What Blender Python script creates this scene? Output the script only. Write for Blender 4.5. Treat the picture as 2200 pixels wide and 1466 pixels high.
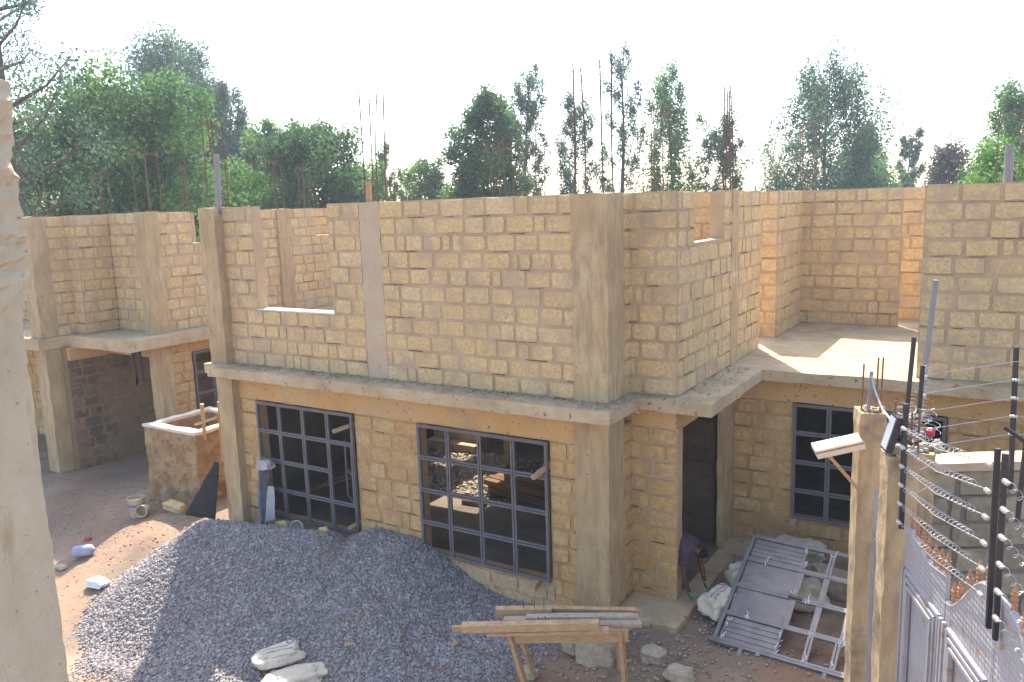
import bpy, math, random
import numpy as np
from mathutils import Vector, Matrix, noise

for o in list(bpy.data.objects): bpy.data.objects.remove(o)
S = bpy.context.scene
COL = S.collection
R = random.Random(7)
NR = np.random.default_rng(11)

# ------------------------------------------------------------------ camera, sky, sun, exposure
CAM_Z, PITCH, ROLL, YAW = 5.597, 0.1647, -0.0313, 0.5543
fw = Vector((-math.sin(YAW)*math.cos(PITCH), math.cos(YAW)*math.cos(PITCH), -math.sin(PITCH)))
r0 = Vector((math.cos(YAW), math.sin(YAW), 0)); u0 = r0.cross(fw)
rt = r0*math.cos(ROLL)+u0*math.sin(ROLL); up = -r0*math.sin(ROLL)+u0*math.cos(ROLL)
cd = bpy.data.cameras.new('camera'); cam = bpy.data.objects.new('camera', cd); COL.objects.link(cam)
cam.matrix_world = Matrix(((rt.x, up.x, -fw.x, 0), (rt.y, up.y, -fw.y, 0), (rt.z, up.z, -fw.z, CAM_Z), (0, 0, 0, 1)))
cd.sensor_width = 36; cd.lens = 1747/2200*36; cd.clip_start = .05; cd.clip_end = 2000
S.camera = cam

TO_SUN = Vector((-1.12, 1.80, 2.75)).normalized()
ELEV = math.asin(TO_SUN.z); AZ = math.atan2(TO_SUN.x, TO_SUN.y)
w = bpy.data.worlds.new('World'); S.world = w; w.use_nodes = True
nt = w.node_tree; nt.nodes.clear()
sky = nt.nodes.new('ShaderNodeTexSky'); sky.sky_type = 'NISHITA'; sky.sun_disc = False
sky.sun_elevation = ELEV; sky.sun_rotation = AZ; sky.air_density = 1.0; sky.dust_density = 4.5; sky.altitude = 1000; sky.ozone_density = 1.0
bg = nt.nodes.new('ShaderNodeBackground'); bg.inputs['Strength'].default_value = .15
wo = nt.nodes.new('ShaderNodeOutputWorld')
nt.links.new(sky.outputs[0], bg.inputs['Color']); nt.links.new(bg.outputs[0], wo.inputs['Surface'])
sl = bpy.data.lights.new('sun', 'SUN'); sl.energy = 3.3; sl.angle = math.radians(.53); sl.color = (1, .93, .83)
sun = bpy.data.objects.new('sun', sl); COL.objects.link(sun)
sun.rotation_euler = TO_SUN.to_track_quat('Z', 'Y').to_euler(); sun.location = (0, 0, 40)
S.view_settings.view_transform = 'Standard'; S.view_settings.look = 'None'
S.view_settings.exposure = 1.85; S.view_settings.gamma = 1

# ------------------------------------------------------------------ materials
WARM = {'mortar', 'yellow_stone', 'render_coat', 'dusty_stone', 'column_concrete', 'plastered_concrete', 'beam_concrete', 'slab_concrete', 'post_concrete', 'dusty_floor', 'grey_stone', 'rough_masonry', 'cut_stone'}
def mat(name, cols, scale=3.0, rough=.9, bump=.3, bscale=40, stretch=(1, 1, 1), tone=None, smear=None,
        spots=None, metal=0.0, trans=0.0, contrast=(.3, .7), bdist=.01, streak=None, spec=.2):
    """cols: two or three base colours mixed by noise; tone: colours picked by the per-piece 'tone' attribute."""
    if name in WARM:
        wm = lambda c: (min(.68, c[0]*1.05), c[1]*.99, c[2]*.92)
        cols = [wm(c) for c in cols]; tone = [wm(c) for c in tone] if tone else tone
        smear = (wm(smear[0]),)+smear[1:] if smear else smear
    m = bpy.data.materials.new(name); m.use_nodes = True
    t = m.node_tree; n = t.nodes; l = t.links; n.clear()
    out = n.new('ShaderNodeOutputMaterial'); b = n.new('ShaderNodeBsdfPrincipled')
    b.inputs['Roughness'].default_value = rough; b.inputs['Metallic'].default_value = metal
    b.inputs['Specular IOR Level'].default_value = spec
    tc = n.new('ShaderNodeTexCoord'); mp = n.new('ShaderNodeMapping'); mp.inputs['Scale'].default_value = stretch
    l.new(tc.outputs['Object'], mp.inputs['Vector'])
    def nz(sc, det=6, vec=None, ro=.6):
        q = n.new('ShaderNodeTexNoise'); q.inputs['Scale'].default_value = sc; q.inputs['Detail'].default_value = det
        q.inputs['Roughness'].default_value = ro
        l.new(vec or mp.outputs[0], q.inputs['Vector']); return q
    def ramp(src, pts):
        q = n.new('ShaderNodeValToRGB'); e = q.color_ramp.elements
        while len(e) < len(pts): e.new(.5)
        for i, (p, c) in enumerate(pts):
            e[i].position = p; e[i].color = (*c, 1) if len(c) == 3 else c
        l.new(src, q.inputs[0]); return q
    def mix(fac, a, c, mode='MIX'):
        q = n.new('ShaderNodeMix'); q.data_type = 'RGBA'; q.blend_type = mode
        if isinstance(fac, float): q.inputs[0].default_value = fac
        else: l.new(fac, q.inputs[0])
        for k, s in ((6, a), (7, c)):
            if isinstance(s, tuple): q.inputs[k].default_value = (*s, 1)
            else: l.new(s, q.inputs[k])
        return q.outputs[2]
    n1 = nz(scale)
    k = len(cols)
    c = ramp(n1.outputs['Fac'], [(contrast[0]+(contrast[1]-contrast[0])*i/(k-1), cols[i]) for i in range(k)]).outputs[0]
    if tone:
        at = n.new('ShaderNodeAttribute'); at.attribute_name = 'tone'
        tr = ramp(at.outputs['Fac'], [(i/(len(tone)-1), tone[i]) for i in range(len(tone))])
        c = mix(.5, tr.outputs[0], c) if cols[0] != cols[-1] else tr.outputs[0]
        n2 = nz(scale*4, 4)
        g = ramp(n2.outputs['Fac'], [(.3, (.8, .8, .8)), (.7, (1.15, 1.15, 1.15))])
        c = mix(1.0, c, g.outputs[0], 'MULTIPLY')
    if smear:                                         # mortar or dust smeared over the piece
        col, sc, lo, hi = smear
        sm = ramp(nz(sc, 5, tc.outputs['Object'], .65).outputs['Fac'], [(lo, (0, 0, 0)), (hi, (1, 1, 1))])
        c = mix(sm.outputs[0], c, col)
    if streak:                                        # run-off marks down a face
        col, sc, lo, hi = streak
        m2 = n.new('ShaderNodeMapping'); m2.inputs['Scale'].default_value = (1, 1, .2)
        l.new(tc.outputs['Object'], m2.inputs['Vector'])
        sm = ramp(nz(sc, 5, m2.outputs[0]).outputs['Fac'], [(lo, (0, 0, 0)), (hi, (1, 1, 1))])
        c = mix(sm.outputs[0], c, col)
    if spots:
        col, sc, lo, hi = spots
        sm = ramp(nz(sc, 3, tc.outputs['Object']).outputs['Fac'], [(lo, (0, 0, 0)), (hi, (1, 1, 1))])
        c = mix(sm.outputs[0], c, col)
    l.new(c, b.inputs['Base Color'])
    if bump:
        bn = nz(bscale, 8, None, .7); bb = n.new('ShaderNodeBump'); bb.inputs['Strength'].default_value = bump
        bb.inputs['Distance'].default_value = bdist
        l.new(bn.outputs['Fac'], bb.inputs['Height']); l.new(bb.outputs[0], b.inputs['Normal'])
    if trans:
        tl = n.new('ShaderNodeBsdfTranslucent'); l.new(c, tl.inputs['Color'])
        ms = n.new('ShaderNodeMixShader'); ms.inputs[0].default_value = trans
        l.new(b.outputs[0], ms.inputs[1]); l.new(tl.outputs[0], ms.inputs[2]); l.new(ms.outputs[0], out.inputs['Surface'])
    else: l.new(b.outputs[0], out.inputs['Surface'])
    return m

MORT = (.44, .335, .215)
M = {}
M['mortar'] = mat('mortar', [(.38, .28, .175), MORT, (.49, .385, .26)], 2.2, bump=.7, bscale=30, bdist=.02)
M['block'] = mat('yellow_stone', [(.55, .40, .19), (.63, .475, .25)], 5, bump=.8, bscale=26, bdist=.02, contrast=(.35, .65),
                 tone=[(.50, .37, .205), (.58, .43, .215), (.63, .485, .265), (.54, .385, .185), (.63, .51, .32), (.56, .415, .23), (.60, .45, .225)],
                 smear=((.45, .34, .225), 3.0, .46, .66), spots=((.16, .11, .06), 38, .67, .72))
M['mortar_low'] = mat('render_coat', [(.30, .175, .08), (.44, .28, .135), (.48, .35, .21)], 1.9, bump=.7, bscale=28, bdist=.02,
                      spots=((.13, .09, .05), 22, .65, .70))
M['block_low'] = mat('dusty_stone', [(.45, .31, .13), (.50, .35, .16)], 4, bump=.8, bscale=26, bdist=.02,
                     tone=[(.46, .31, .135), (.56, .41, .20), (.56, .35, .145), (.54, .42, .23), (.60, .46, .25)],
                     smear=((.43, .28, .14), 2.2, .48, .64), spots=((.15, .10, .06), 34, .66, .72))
M['block_clean'] = mat('cut_stone', [(.40, .31, .20), (.46, .36, .24)], 4, bump=.5, bscale=60, tone=[(.40, .31, .2), (.47, .37, .25)])
M['concrete'] = mat('column_concrete', [(.37, .275, .15), (.45, .34, .19), (.51, .405, .245)], 2.4, bump=.8, bscale=25, bdist=.02, stretch=(1, 1, .6),
                    streak=((.33, .235, .14), 11, .46, .74), spots=((.13, .095, .06), 20, .67, .72))
M['concrete_grey'] = mat('plastered_concrete', [(.42, .335, .23), (.50, .41, .29)], 1.8, bump=.4, bscale=40, spots=((.30, .23, .15), 9, .62, .72))
M['crack'] = mat('open_joint', [(.08, .055, .035), (.12, .085, .055)], 8, bump=0)
M['beam'] = mat('beam_concrete', [(.47, .30, .135), (.56, .365, .16), (.51, .38, .23)], 1.6, bump=.8, bscale=24, bdist=.02, stretch=(.6, .6, 1.2), smear=((.44, .33, .21), 1.7, .52, .66),
                spots=((.14, .10, .06), 16, .63, .69))
M['slab'] = mat('slab_concrete', [(.36, .28, .17), (.46, .365, .23), (.53, .435, .295)], 2.2, bump=.8, bscale=24, bdist=.02,
                spots=((.17, .125, .085), 14, .63, .71))
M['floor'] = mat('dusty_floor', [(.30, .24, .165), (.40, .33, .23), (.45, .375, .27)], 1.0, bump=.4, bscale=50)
M['floor_dark'] = mat('shaded_floor', [(.10, .078, .052), (.16, .125, .085), (.2, .155, .11)], 1.4, bump=.5, bscale=40)  # indoor shade is put into this floor colour
M['room'] = mat('shaded_room_stone', [(.07, .05, .033), (.11, .08, .05), (.13, .1, .065)], 2.5, bump=.6, bscale=26)  # bare wall stone, darkened in colour to paint the unlit rooms
M['tank'] = mat('rough_masonry', [(.22, .13, .065), (.36, .235, .12), (.44, .33, .2)], 3.2, bump=1.0, bscale=14, bdist=.04, spots=((.19, .15, .11), 5, .56, .68), smear=((.40, .27, .14), 1.6, .52, .62))
M['porch'] = mat('dirty_shaded_stone', [(.22, .145, .075), (.31, .205, .105)], 2.5, bump=.7, bscale=26, tone=[(.19, .125, .07), (.28, .19, .095), (.33, .23, .12)], smear=((.13, .09, .055), 1.2, .48, .62))  # dirty brown stone, with the dimness under the porch slab painted in
M['porch_coat'] = mat('dirty_shaded_coat', [(.20, .13, .07), (.30, .20, .11)], 2, bump=.6, bscale=26)  # core of the porch walls: dirt plus painted porch shade
M['pale'] = mat('pillar_concrete', [(.38, .315, .21), (.47, .395, .275), (.54, .47, .35)], 1.8, bump=1.0, bscale=30, bdist=.012, stretch=(1, 1, .4),
                streak=((.36, .28, .17), 9, .58, .76), spots=((.23, .17, .11), 16, .66, .73))
M['steel'] = mat('grey_painted_steel', [(.105, .095, .098), (.15, .138, .14)], 6, rough=.55, bump=.08, spec=.4)
M['steel_raw'] = mat('bare_steel', [(.15, .143, .14), (.23, .218, .212)], 5, rough=.45, bump=.1, metal=.3, spots=((.24, .12, .06), 7, .63, .75), spec=.4)
M['gate'] = mat('gate_paint', [(.31, .295, .30), (.38, .365, .37)], 4, rough=.5, bump=.15, spots=((.33, .20, .10), 9, .61, .70), spec=.4)
M['rust'] = mat('rusty_iron', [(.17, .085, .045), (.27, .14, .075)], 14, bump=.3)
M['rebar'] = mat('rusty_rebar', [(.10, .065, .045), (.18, .115, .07)], 14, bump=.2)
M['copper'] = mat('orange_finial_paint', [(.33, .14, .065), (.46, .22, .105)], 20, rough=.5, bump=.2, spec=.4)
M['black'] = mat('black_metal', [(.018, .017, .02), (.035, .033, .036)], 8, rough=.45, bump=.1, spec=.4)
M['blacksheet'] = mat('black_polythene', [(.015, .015, .016), (.03, .029, .03)], 5, rough=.5, bump=.3, bscale=8)
M['pipe'] = mat('grey_plastic_pipe', [(.22, .20, .20), (.27, .25, .245)], 4, rough=.5, bump=.05)
M['wood'] = mat('fresh_timber', [(.36, .215, .095), (.46, .295, .145), (.52, .365, .20)], 3, bump=.3, bscale=30, stretch=(1, 1, 6),
                tone=[(.36, .225, .105), (.46, .31, .165), (.52, .385, .23)])
M['oldwood'] = mat('weathered_timber', [(.33, .25, .17), (.46, .37, .27)], 5, bump=.4, bscale=30, tone=[(.36, .27, .19), (.47, .38, .28)])
M['darkwood'] = mat('dark_timber', [(.13, .07, .035), (.22, .12, .06)], 5, bump=.3, tone=[(.10, .055, .03), (.24, .14, .07)])
M['soil'] = mat('soil', [(.21, .12, .07), (.29, .185, .115), (.35, .26, .175)], .75, bump=.9, bscale=9, bdist=.03,
                smear=((.20, .155, .11), .7, .48, .62), spots=((.16, .10, .06), 6, .62, .72))
M['gravel'] = mat('crushed_stone', [(.29, .255, .245), (.38, .335, .32)], 2, bump=.9, bscale=55, bdist=.02, tone=[(.19, .158, .14), (.335, .28, .245), (.42, .36, .315), (.58, .51, .45)], smear=((.34, .28, .21), 1.1, .58, .72))
M['rubble'] = mat('stone_rubble', [(.30, .24, .17), (.42, .35, .25)], 4, bump=.6, bscale=30, tone=[(.24, .19, .14), (.38, .31, .22), (.5, .42, .3)])
M['sack'] = mat('sack_paper', [(.52, .44, .32), (.66, .57, .43)], 4, rough=.8, bump=.3, bscale=14, spots=((.36, .29, .2), 5, .6, .72))
M['sackprint'] = mat('sack_print', [(.12, .12, .22), (.2, .2, .3)], 30, rough=.8, bump=0)
M['whiteplastic'] = mat('white_plastic', [(.62, .62, .62), (.72, .72, .71)], 4, rough=.5, bump=.4, bscale=14)
M['bluecloth'] = mat('blue_cloth', [(.02, .13, .27), (.03, .2, .38)], 6, bump=.4, bscale=18)
M['greycloth'] = mat('grey_cloth', [(.06, .055, .065), (.10, .095, .11)], 6, bump=.4, bscale=18)
M['palecloth'] = mat('pale_cloth', [(.36, .33, .31), (.46, .43, .41)], 6, bump=.4, bscale=18)
M['bucket'] = mat('dirty_plastic', [(.38, .29, .18), (.52, .43, .3)], 5, rough=.7, bump=.2)
M['bluejug'] = mat('dusty_blue_plastic', [(.28, .29, .40), (.38, .39, .48)], 6, rough=.6, bump=.2)
M['skin'] = mat('skin', [(.085, .038, .02), (.12, .055, .03)], 8, rough=.55, bump=.05, spec=.4)
M['shirt'] = mat('maroon_shirt', [(.06, .034, .042), (.095, .055, .068)], 6, bump=.4, bscale=16)
M['trousers'] = mat('dark_trousers', [(.012, .012, .015), (.022, .02, .025)], 6, bump=.3, bscale=20)
M['hair'] = mat('black_hair', [(.006, .005, .005), (.012, .01, .01)], 60, bump=.5)
M['green'] = mat('green_plastic', [(.02, .25, .13), (.03, .32, .18)], 6, rough=.5, bump=0)
M['red'] = mat('red_plastic', [(.45, .03, .04), (.55, .06, .06)], 6, rough=.4, bump=0)
M['cream'] = mat('cream_paint', [(.60, .52, .38), (.70, .63, .5)], 5, rough=.7, bump=.2)
M['porcelain'] = mat('porcelain', [(.45, .42, .36), (.58, .55, .48)], 9, rough=.35, bump=0, spec=.5)
M['wire'] = mat('galvanised_wire', [(.34, .34, .33), (.46, .46, .44)], 9, rough=.45, metal=.4, bump=0)
M['panelglass'] = mat('solar_glass', [(.34, .38, .42), (.45, .48, .5)], 2, rough=.15, bump=0, spec=.6)
M['blockgrey'] = mat('grey_stone', [(.23, .205, .15), (.32, .285, .21)], 3, bump=.8, bscale=26, tone=[(.20, .18, .135), (.29, .26, .195), (.36, .32, .24)],
                     spots=((.20, .18, .12), 3, .55, .7))
M['mortargrey'] = mat('grey_mortar', [(.14, .12, .095), (.2, .175, .14)], 3, bump=.5)
M['bark'] = mat('bark', [(.06, .045, .035), (.12, .095, .075)], 4, bump=.5, stretch=(1, 1, .2))
def leafmat(name, tones, trans=.45): return mat(name, [(.1, .1, .1), (.1, .1, .1)], 3, rough=.65, bump=0, tone=tones, trans=trans, spec=.25)
M['leaf_blue'] = leafmat('bluish_leaves', [(.04, .085, .06), (.085, .155, .09), (.15, .23, .105)])
M['leaf_dark'] = leafmat('dark_leaves', [(.032, .075, .034), (.07, .15, .05), (.14, .25, .06)])
M['leaf_mid'] = leafmat('mid_leaves', [(.04, .105, .034), (.105, .215, .058), (.20, .34, .07)])
M['leaf_bright'] = leafmat('bright_leaves', [(.05, .14, .02), (.11, .26, .035), (.19, .36, .05)])
M['leaf_brown'] = leafmat('brownish_leaves', [(.05, .05, .035), (.09, .085, .06), (.12, .12, .07)])

# ------------------------------------------------------------------ object helpers
X, Y, Z = Vector((1, 0, 0)), Vector((0, 1, 0)), Vector((0, 0, 1))
WL = {}
def link(o, parent=None):
    COL.objects.link(o)
    if parent: o.parent = parent
    return o
def tag(o, label=None, cat=None, group=None, kind=None):
    if label: o['label'] = label
    if cat: o['category'] = cat
    if group: o['group'] = group
    if kind: o['kind'] = kind
    return o
def thing(name, label, cat, loc, group=None):
    o = bpy.data.objects.new(name, None); o.empty_display_size = .2; link(o); o.location = loc
    WL[o.name] = Vector(loc)
    return tag(o, label, cat, group)
class MB:
    def __init__(s): s.v = []; s.f = []; s.m = []; s.t = []
    def add(s, vs, fs, mi=0, tone=.5):
        k = len(s.v); s.v += [tuple(v) for v in vs]; s.t += [tone]*len(vs)
        s.f += [tuple(i+k for i in f) for f in fs]; s.m += [mi]*len(fs)
    def bar(s, a, b, w, h, mi=0, tone=.5, upv=(0, 0, 1), jit=0):
        a = Vector(a); b = Vector(b); d = (b-a).normalized(); u = Vector(upv)
        if abs(d.dot(u)) > .98: u = Vector((1, 0, 0))
        x = d.cross(u).normalized()*w/2; y = x.cross(d).normalized()*h/2
        q = []
        for p in (a, b): q += [p-x-y, p+x-y, p+x+y, p-x+y]
        if jit: q = [p+Vector((R.uniform(-jit, jit), R.uniform(-jit, jit), R.uniform(-jit, jit))) for p in q]
        s.add(q, [(0, 1, 2, 3), (7, 6, 5, 4), (0, 4, 5, 1), (1, 5, 6, 2), (2, 6, 7, 3), (3, 7, 4, 0)], mi, tone)
    def box(s, x0, x1, y0, y1, z0, z1, mi=0, tone=.5):
        s.bar((x0, (y0+y1)/2, (z0+z1)/2), (x1, (y0+y1)/2, (z0+z1)/2), abs(y1-y0), abs(z1-z0), mi, tone)
    def tube(s, pts, r, n=6, mi=0, tone=.5, cap=True):
        pts = [Vector(p) for p in pts]; rs = r if isinstance(r, (list, tuple)) else [r]*len(pts)
        q = []; ref = None
        for i, p in enumerate(pts):
            d = (pts[min(i+1, len(pts)-1)]-pts[max(i-1, 0)])
            d = d.normalized() if d.length > 1e-9 else Vector((0, 0, 1))
            if ref is None: ref = Vector((0, 0, 1)) if abs(d.z) < .9 else Vector((1, 0, 0))
            x = d.cross(ref); x = x.normalized() if x.length > 1e-6 else Vector((1, 0, 0)); y = d.cross(x).normalized(); ref = x.cross(d)
            q += [p+(x*math.cos(2*math.pi*k/n)+y*math.sin(2*math.pi*k/n))*rs[i] for k in range(n)]
        f = []
        for i in range(len(pts)-1):
            for k in range(n):
                a = i*n+k; b = i*n+(k+1) % n; f.append((a, b, b+n, a+n))
        if cap: f += [tuple(range(n-1, -1, -1)), tuple(range((len(pts)-1)*n, len(pts)*n))]
        s.add(q, f, mi, tone)
    def lathe(s, c, prof, n=12, mi=0, tone=.5, axis=(0, 0, 1)):
        c = Vector(c); a = Vector(axis).normalized(); x = a.orthogonal().normalized(); y = a.cross(x)
        q = []; f = []
        for (r, h) in prof:
            q += [c+a*h+(x*math.cos(2*math.pi*k/n)+y*math.sin(2*math.pi*k/n))*max(r, .0005) for k in range(n)]
        for i in range(len(prof)-1):
            for k in range(n):
                p = i*n+k; b = i*n+(k+1) % n; f.append((p, b, b+n, p+n))
        s.add(q, f, mi, tone)
    def rock(s, c, r, sc=(1, 1, 1), mi=0, tone=.5, seed=0, sub=1):
        rr = random.Random(seed); off = Vector((rr.uniform(0, 90), rr.uniform(0, 90), rr.uniform(0, 90)))
        n, h = 7+3*sub, 4+2*sub; q = []; f = []; rz = rr.uniform(0, 6.28)
        for i in range(h+1):
            th = math.pi*i/h
            for k in range(n):
                ph = 2*math.pi*k/n+rz
                d = Vector((math.sin(th)*math.cos(ph), math.sin(th)*math.sin(ph), math.cos(th)))
                e = 1+.45*noise.noise(d*1.3+off)
                d = Vector([math.copysign(abs(t)**.65, t) for t in d])
                q.append(Vector(c)+Vector((d.x*sc[0], d.y*sc[1], d.z*sc[2]))*r*e)
        for i in range(h):
            for k in range(n):
                a = i*n+k; b = i*n+(k+1) % n; f.append((a, b, b+n, a+n))
        s.add(q, f, mi, tone)
    def build(s, name, mats, parent=None, loc=None, smooth=False, label=None, cat=None, group=None, kind=None):
        me = bpy.data.meshes.new(name)
        wl = WL[parent.name] if parent else Vector(loc if loc else (0, 0, 0))
        if not parent and loc is None:
            a = np.array(s.v); wl = Vector((float(a[:, 0].mean()), float(a[:, 1].mean()), float(a[:, 2].min())))
        me.from_pydata([(v[0]-wl.x, v[1]-wl.y, v[2]-wl.z) for v in s.v], [], s.f)
        if not isinstance(mats, (list, tuple)): mats = [mats]
        for m in mats: me.materials.append(M[m] if isinstance(m, str) else m)
        me.polygons.foreach_set('material_index', s.m)
        at = me.attributes.new('tone', 'FLOAT', 'POINT'); at.data.foreach_set('value', s.t)
        if smooth: me.polygons.foreach_set('use_smooth', [True]*len(s.f))
        me.update()
        o = bpy.data.objects.new(name, me); link(o, parent)
        if not parent: o.location = wl
        WL[o.name] = wl
        return tag(o, label, cat, group, kind)

def solid(mb, us, vs, fill, w0, w1, mp, step=.4, jit=.006, mi=0, fr=1.7):
    """Extruded cell mask with wobbly subdivided skin. fill(u,v) tells whether a cell is solid; mp(u,v,w) -> point."""
    def sub(a):
        r = []
        for p, q in zip(a[:-1], a[1:]):
            k = max(1, int(round((q-p)/step))); r += [p+(q-p)*i/k for i in range(k)]
        return r+[a[-1]]
    us = sub(sorted(set(us))); vs = sub(sorted(set(vs)))
    k = max(1, int(round(abs(w1-w0)/step))); ws = [w0+(w1-w0)*i/k for i in range(k+1)]
    F = [[fill((us[i]+us[i+1])/2, (vs[j]+vs[j+1])/2) for j in range(len(vs)-1)] for i in range(len(us)-1)]
    idx = {}; q = []; f = []
    def V(i, j, kk):
        key = (i, j, kk)
        if key not in idx:
            p = Vector(mp(us[i], vs[j], ws[kk]))
            if jit: p = p+noise.noise_vector(p*fr*2)*jit+noise.noise_vector(p*fr*9)*jit*.5
            idx[key] = len(q); q.append(p)
        return idx[key]
    g = lambda i, j: 0 <= i < len(us)-1 and 0 <= j < len(vs)-1 and F[i][j]
    for i in range(len(us)-1):
        for j in range(len(vs)-1):
            if not F[i][j]: continue
            f.append((V(i, j, 0), V(i+1, j, 0), V(i+1, j+1, 0), V(i, j+1, 0)))
            f.append((V(i, j, k), V(i, j+1, k), V(i+1, j+1, k), V(i+1, j, k)))
            for kk in range(k):
                if not g(i-1, j): f.append((V(i, j, kk), V(i, j+1, kk), V(i, j+1, kk+1), V(i, j, kk+1)))
                if not g(i+1, j): f.append((V(i+1, j, kk), V(i+1, j, kk+1), V(i+1, j+1, kk+1), V(i+1, j+1, kk)))
                if not g(i, j-1): f.append((V(i, j, kk), V(i, j, kk+1), V(i+1, j, kk+1), V(i+1, j, kk)))
                if not g(i, j+1): f.append((V(i, j+1, kk), V(i+1, j+1, kk), V(i+1, j+1, kk+1), V(i, j+1, kk+1)))
    mb.add(q, f, mi)

def rough_box(mb, x0, x1, y0, y1, z0, z1, step=.18, jit=.012, mi=0, fr=1.7):
    solid(mb, [x0, x1], [y0, y1], lambda u, v: True, z0, z1, lambda u, v, ww: (u, v, ww), step, jit, mi, fr)

def blocks(mb, O, U, N, L, z0, z1, holes, ch=.245, lmin=.32, lmax=.50, joint=.037, pr=(.006, .02), mi=1, seed=0, skip=.0, bond=.42):
    rr = random.Random(seed); O = Vector(O); U = Vector(U); N = Vector(N)
    rows = max(1, round((z1-z0)/ch)); ch = (z1-z0)/rows
    for r in range(rows):
        v0 = z0+r*ch; v1 = v0+ch; vm = (v0+v1)/2
        iv = [(0, L)]
        for (a, b, c, d) in holes:
            if c < vm < d:
                nv = []
                for (p, q) in iv:
                    if b <= p or a >= q: nv.append((p, q)); continue
                    if a > p: nv.append((p, a))
                    if b < q: nv.append((b, q))
                iv = nv
        for (p, q) in iv:
            u = p-(rr.uniform(0, bond*.8) if r % 2 else rr.uniform(0, .1))
            while u < q-.06:
                ln = rr.uniform(lmin, lmax) if rr.random() > .12 else rr.uniform(.12, .24)
                j = joint*rr.uniform(.5, 1.5)
                a = max(u+j/2, p+.008); b = min(u+ln-j/2, q-.008); u += ln
                if q-u < .1: b = q-.008; u = q
                if b-a < .05 or rr.random() < skip: continue
                jv = joint*rr.uniform(.35, 1.15)
                c = v0+jv*.5; d = v1-jv*.5+rr.uniform(-.008, .008)
                pts = []
                rc = .012*rr.uniform(.4, 2.0)
                corners = [(a, c, 1, 1), (b, c, -1, 1), (b, d, -1, -1), (a, d, 1, -1)]
                for ci in range(4):
                    x, y, sx, sy = corners[ci]
                    jx = rr.uniform(0, .01); jy = rr.uniform(0, .01)
                    e1 = (x+sx*jx, y+sy*(rc+jy)); e2 = (x+sx*(rc+jx), y+sy*jy)
                    pts += [e1, e2] if ci % 2 == 0 else [e2, e1]
                    nx, ny = corners[(ci+1) % 4][:2]
                    for t in (.33, .67):
                        qx, qy = x+(nx-x)*t, y+(ny-y)*t
                        w_ = rr.uniform(-.004, .010)
                        if ci == 0: qy += w_
                        elif ci == 1: qx -= w_
                        elif ci == 2: qy -= w_
                        else: qx += w_
                        pts.append((qx, qy))
                if rr.random() < .22:
                    ca = a+rr.uniform(0, .1); cb = min(ca+rr.uniform(.12, .4), q-.01); cv = v0+rr.uniform(-.004, .006); hh = rr.uniform(.003, .008)
                    if cb > ca+.03: mb.add([O+U*ca+Z*cv+N*.013, O+U*cb+Z*(cv+rr.uniform(-.006, .006))+N*.013, O+U*cb+Z*(cv+hh)+N*.013, O+U*ca+Z*(cv+hh*.4)+N*.013,
                                            O+U*ca+Z*cv-N*.02, O+U*cb+Z*cv-N*.02, O+U*cb+Z*(cv+hh)-N*.02, O+U*ca+Z*(cv+hh)-N*.02], [(0, 1, 2, 3), (0, 4, 5, 1), (3, 2, 6, 7)], 2)
                n = len(pts); cx = (a+b)/2; cy = (c+d)/2; h = rr.uniform(*pr)
                tilt = rr.uniform(-.012, .012); tl2 = rr.uniform(-.012, .012)
                vs = [O+U*x+Vector((0, 0, y))-N*.006 for x, y in pts]
                vs += [O+U*(x+(cx-x)*.03)+Vector((0, 0, y+(cy-y)*.05))+N*(h+(x-cx)*tilt+(y-cy)*tl2) for x, y in pts]
                fs = [(i, (i+1) % n, n+(i+1) % n, n+i) for i in range(n)]+[tuple(range(n, 2*n))]
                mb.add(vs, fs, mi, rr.random())

def wall(name, parent, O, U, N, L, z0, z1, holes=(), t=.2, mats=('mortar', 'block'), seed=1, front=True, back=False, jag=True, label=None, **kw):
    """Masonry wall: mortar core with openings plus rough blocks standing a few mm proud. One mesh."""
    mb = MB(); O = Vector(O); U = Vector(U); N = Vector(N)
    us = [0, L]+[h for H in holes for h in H[:2]]; vs = [z0, z1]+[h for H in holes for h in H[2:]]
    us = [u for u in us if 0 <= u <= L]; vs = [v for v in vs if z0 <= v <= z1]
    fill = lambda u, v: not any(a < u < b and c < v < d for a, b, c, d in holes)
    solid(mb, us, vs, fill, 0, t, lambda u, v, ww: O+U*u+Vector((0, 0, v))-N*ww, .25, .008)
    if front: blocks(mb, O, U, N, L, z0, z1, holes, seed=seed, **kw)
    if back: blocks(mb, O+U*L-N*t, -U, -N, L, z0, z1, [(L-b, L-a, c, d) for a, b, c, d in holes], seed=seed+50, **kw)
    return mb.build(name, list(mats)+['crack'], parent, label=label)

# ------------------------------------------------------------------ ground
def sst(a, b, x):
    t = min(1, max(0, (x-a)/(b-a))); return t*t*(3-2*t)
def gz(x, y):
    sx = 1-.78*sst(-7.5, -4.2, x)
    z = -.15*sst(-8, -6.2, x)*(1-sst(-4.7, -3.9, x))-.62*sst(9.4, 5.9, y)*sx-.12*sst(-12.8, -15, x)*sst(6, 9, y)
    return z
def gzn(x, y):
    near = 1 if (-30 < x < 12 and -12 < y < 22) else 0
    z = gz(x, y)
    if near: z += .03*noise.noise(Vector((x*.9, y*.9, 1)))+.012*noise.noise(Vector((x*4, y*4, 5)))
    z += .15*math.exp(-((x+13.0)/.8)**2-((y-8.25)/.4)**2)     # low soil mound beside the gravel
    z += .10*math.exp(-((x+13.4)/.5)**2-((y-8.9)/.3)**2)
    return z
def gridsheet(xs, ys, fz):
    v = [(x, y, fz(x, y)) for y in ys for x in xs]; n = len(xs)
    f = [(j*n+i, j*n+i+1, (j+1)*n+i+1, (j+1)*n+i) for j in range(len(ys)-1) for i in range(n-1)]
    return v, f
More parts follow.
